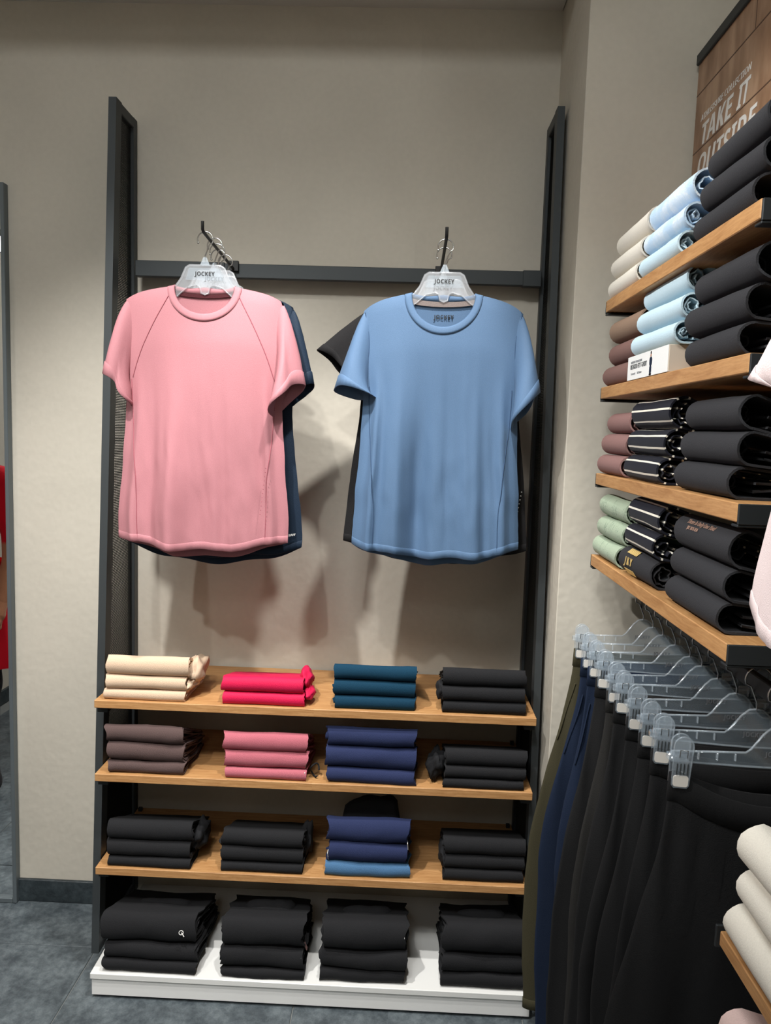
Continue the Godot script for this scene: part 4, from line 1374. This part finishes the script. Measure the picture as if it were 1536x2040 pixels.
func person(at: Vector3):
	var root := thing("person", "person in a red tunic and dark trousers standing before the mirror", "person", at, "", PI)
	var red := c8(196, 20, 36).srgb_to_linear()
	var skin := c8(176, 122, 92).srgb_to_linear()
	var dark := c8(36, 32, 38).srgb_to_linear()
	var V := func(x, y, z) -> Vector3: return Vector3(x, y, z)
	var B := [
		[V.call(-0.05, 0.92, 0), V.call(0.05, 0.92, 0), 0.125, 0.125], [V.call(0, 0.95, 0), V.call(0, 1.18, 0.01), 0.12, 0.115],
		[V.call(-0.06, 1.25, 0.005), V.call(0.06, 1.25, 0.005), 0.115, 0.115], [V.call(-0.15, 1.36, -0.01), V.call(0.15, 1.36, -0.01), 0.055, 0.055],
		[V.call(0, 1.36, -0.01), V.call(0, 1.46, 0.01), 0.055, 0.05],
		[V.call(0, 1.52, 0.025), V.call(0, 1.57, 0.012), 0.07, 0.085], [V.call(0, 1.475, 0.05), V.call(0, 1.5, 0.045), 0.04, 0.055],
		[V.call(0, 1.54, 0.09), V.call(0, 1.51, 0.112), 0.012, 0.016]]
	for s in [-1.0, 1.0]:
		B.append([V.call(s * 0.17, 1.35, -0.01), V.call(s * 0.215, 1.08, -0.02), 0.05, 0.042])
		B.append([V.call(s * 0.215, 1.08, -0.02), V.call(s * 0.2, 0.86, 0.07), 0.04, 0.027])
		B.append([V.call(s * 0.08, 0.92, 0), V.call(s * 0.09, 0.5, 0.01), 0.1, 0.062])
		B.append([V.call(s * 0.09, 0.5, 0.01), V.call(s * 0.09, 0.09, -0.015), 0.06, 0.04])
		B.append([V.call(s * 0.09, 0.045, -0.03), V.call(s * 0.1, 0.035, 0.13), 0.042, 0.034])
		B.append([V.call(s * 0.088, 1.545, 0.0), V.call(s * 0.09, 1.52, 0.0), 0.014, 0.011])
	var paint := func(p: Vector3) -> Color:
		if p.y > 1.43: return skin
		if p.y < 0.075: return dark
		if p.y < 0.62: return dark
		if p.y < 1.1 and abs(p.x) > 0.165 and p.z > -0.012 + (1.02 - p.y) * 0.1: return skin
		return red
	var st := begin()
	flesh(st, B, 0.014, 0.035, paint)
	for s in [-1.0, 1.0]:
		var w := Vector3(s * 0.2, 0.86, 0.07)
		var H := [[w, w + Vector3(-s * 0.002, -0.045, 0.02), 0.026, 0.026], [w + Vector3(0, -0.045, 0.005), w + Vector3(0, -0.075, 0.045), 0.02, 0.017]]
		for k in 4:
			var r := w + Vector3(-s * 0.002, -0.078, 0.0 + 0.0175 * k)
			var l: float = [0.042, 0.052, 0.056, 0.05][k]
			var mid := r + Vector3(-s * 0.006, -l * 0.55, 0.004)
			H.append([r + Vector3(0, 0.02, 0), mid, 0.0095, 0.0085])
			H.append([mid, mid + Vector3(-s * 0.016, -l * 0.45, 0.0), 0.0085, 0.0075])
		H.append([w + Vector3(-s * 0.008, -0.04, 0.04), w + Vector3(-s * 0.016, -0.066, 0.066), 0.012, 0.0095])
		H.append([w + Vector3(-s * 0.016, -0.066, 0.066), w + Vector3(-s * 0.018, -0.092, 0.07), 0.0095, 0.008])
		flesh(st, H, 0.0045, 0.006, func(_p): return skin)
	var bm := cloth(Color.WHITE)
	bm.vertex_color_use_as_albedo = true
	obj("body", done(st), bm, root)
	# tunic skirt, hair
	var sk := begin()
	var g := []
	for i in 13:
		var t := i / 12.0
		var row := []
		for j in 40:
			var a := TAU * j / 40.0
			var rr: float = lerp(0.15, 0.185, t) * (1.0 + 0.05 * t * sin(a * 9.0))
			row.append(Vector3(rr * 1.18 * cos(a), 1.02 - 0.44 * t, rr * 0.8 * sin(a)))
		g.append(row)
	grid(sk, g, 0.01, 0.01, 1, true)
	obj("tunic_skirt", done(sk), mat.scarlet, root)
	var hs := begin()
	var hg := []
	for i in 15:
		var row := []
		for j in 29:
			var th := 0.0 + 2.35 * i / 14.0
			var ph := -PI * 0.5 - 2.2 + 4.4 * j / 28.0
			var low: float = 1.0 + 0.5 * sst(1.5, 2.35, th)
			var p := Vector3(0.098 * sin(th) * cos(ph), 0.108 * cos(th) * low, 0.108 * sin(th) * sin(ph))
			row.append(Vector3(0, 1.555, 0.008) + p * (1.0 + 0.03 * nz.get_noise_2d(j * 55.0, i * 8.0)))
		hg.append(row)
	grid(hs, hg, 0.01, 0.01, 1)
	obj("hair", done(hs), mat.hair, root)
	for x in [-0.03, 0.03]:
		var e := SphereMesh.new()
		e.radius = 0.011; e.height = 0.016; e.radial_segments = 12; e.rings = 8
		obj("eye", e, mat.print_white, root, Vector3(x, 1.547, 0.087))
		var ir := SphereMesh.new()
		ir.radius = 0.0055; ir.height = 0.011; ir.radial_segments = 10; ir.rings = 6
		obj("iris", ir, mat.hair, root, Vector3(x, 1.547, 0.0945))
	var ms := begin()
	tube(ms, [Vector3(-0.022, 1.482, 0.088), Vector3(0, 1.4805, 0.0965), Vector3(0.022, 1.482, 0.088)], [0.003, 0.0055, 0.003], 8)
	obj("mouth", done(ms), mat.mauve, root)
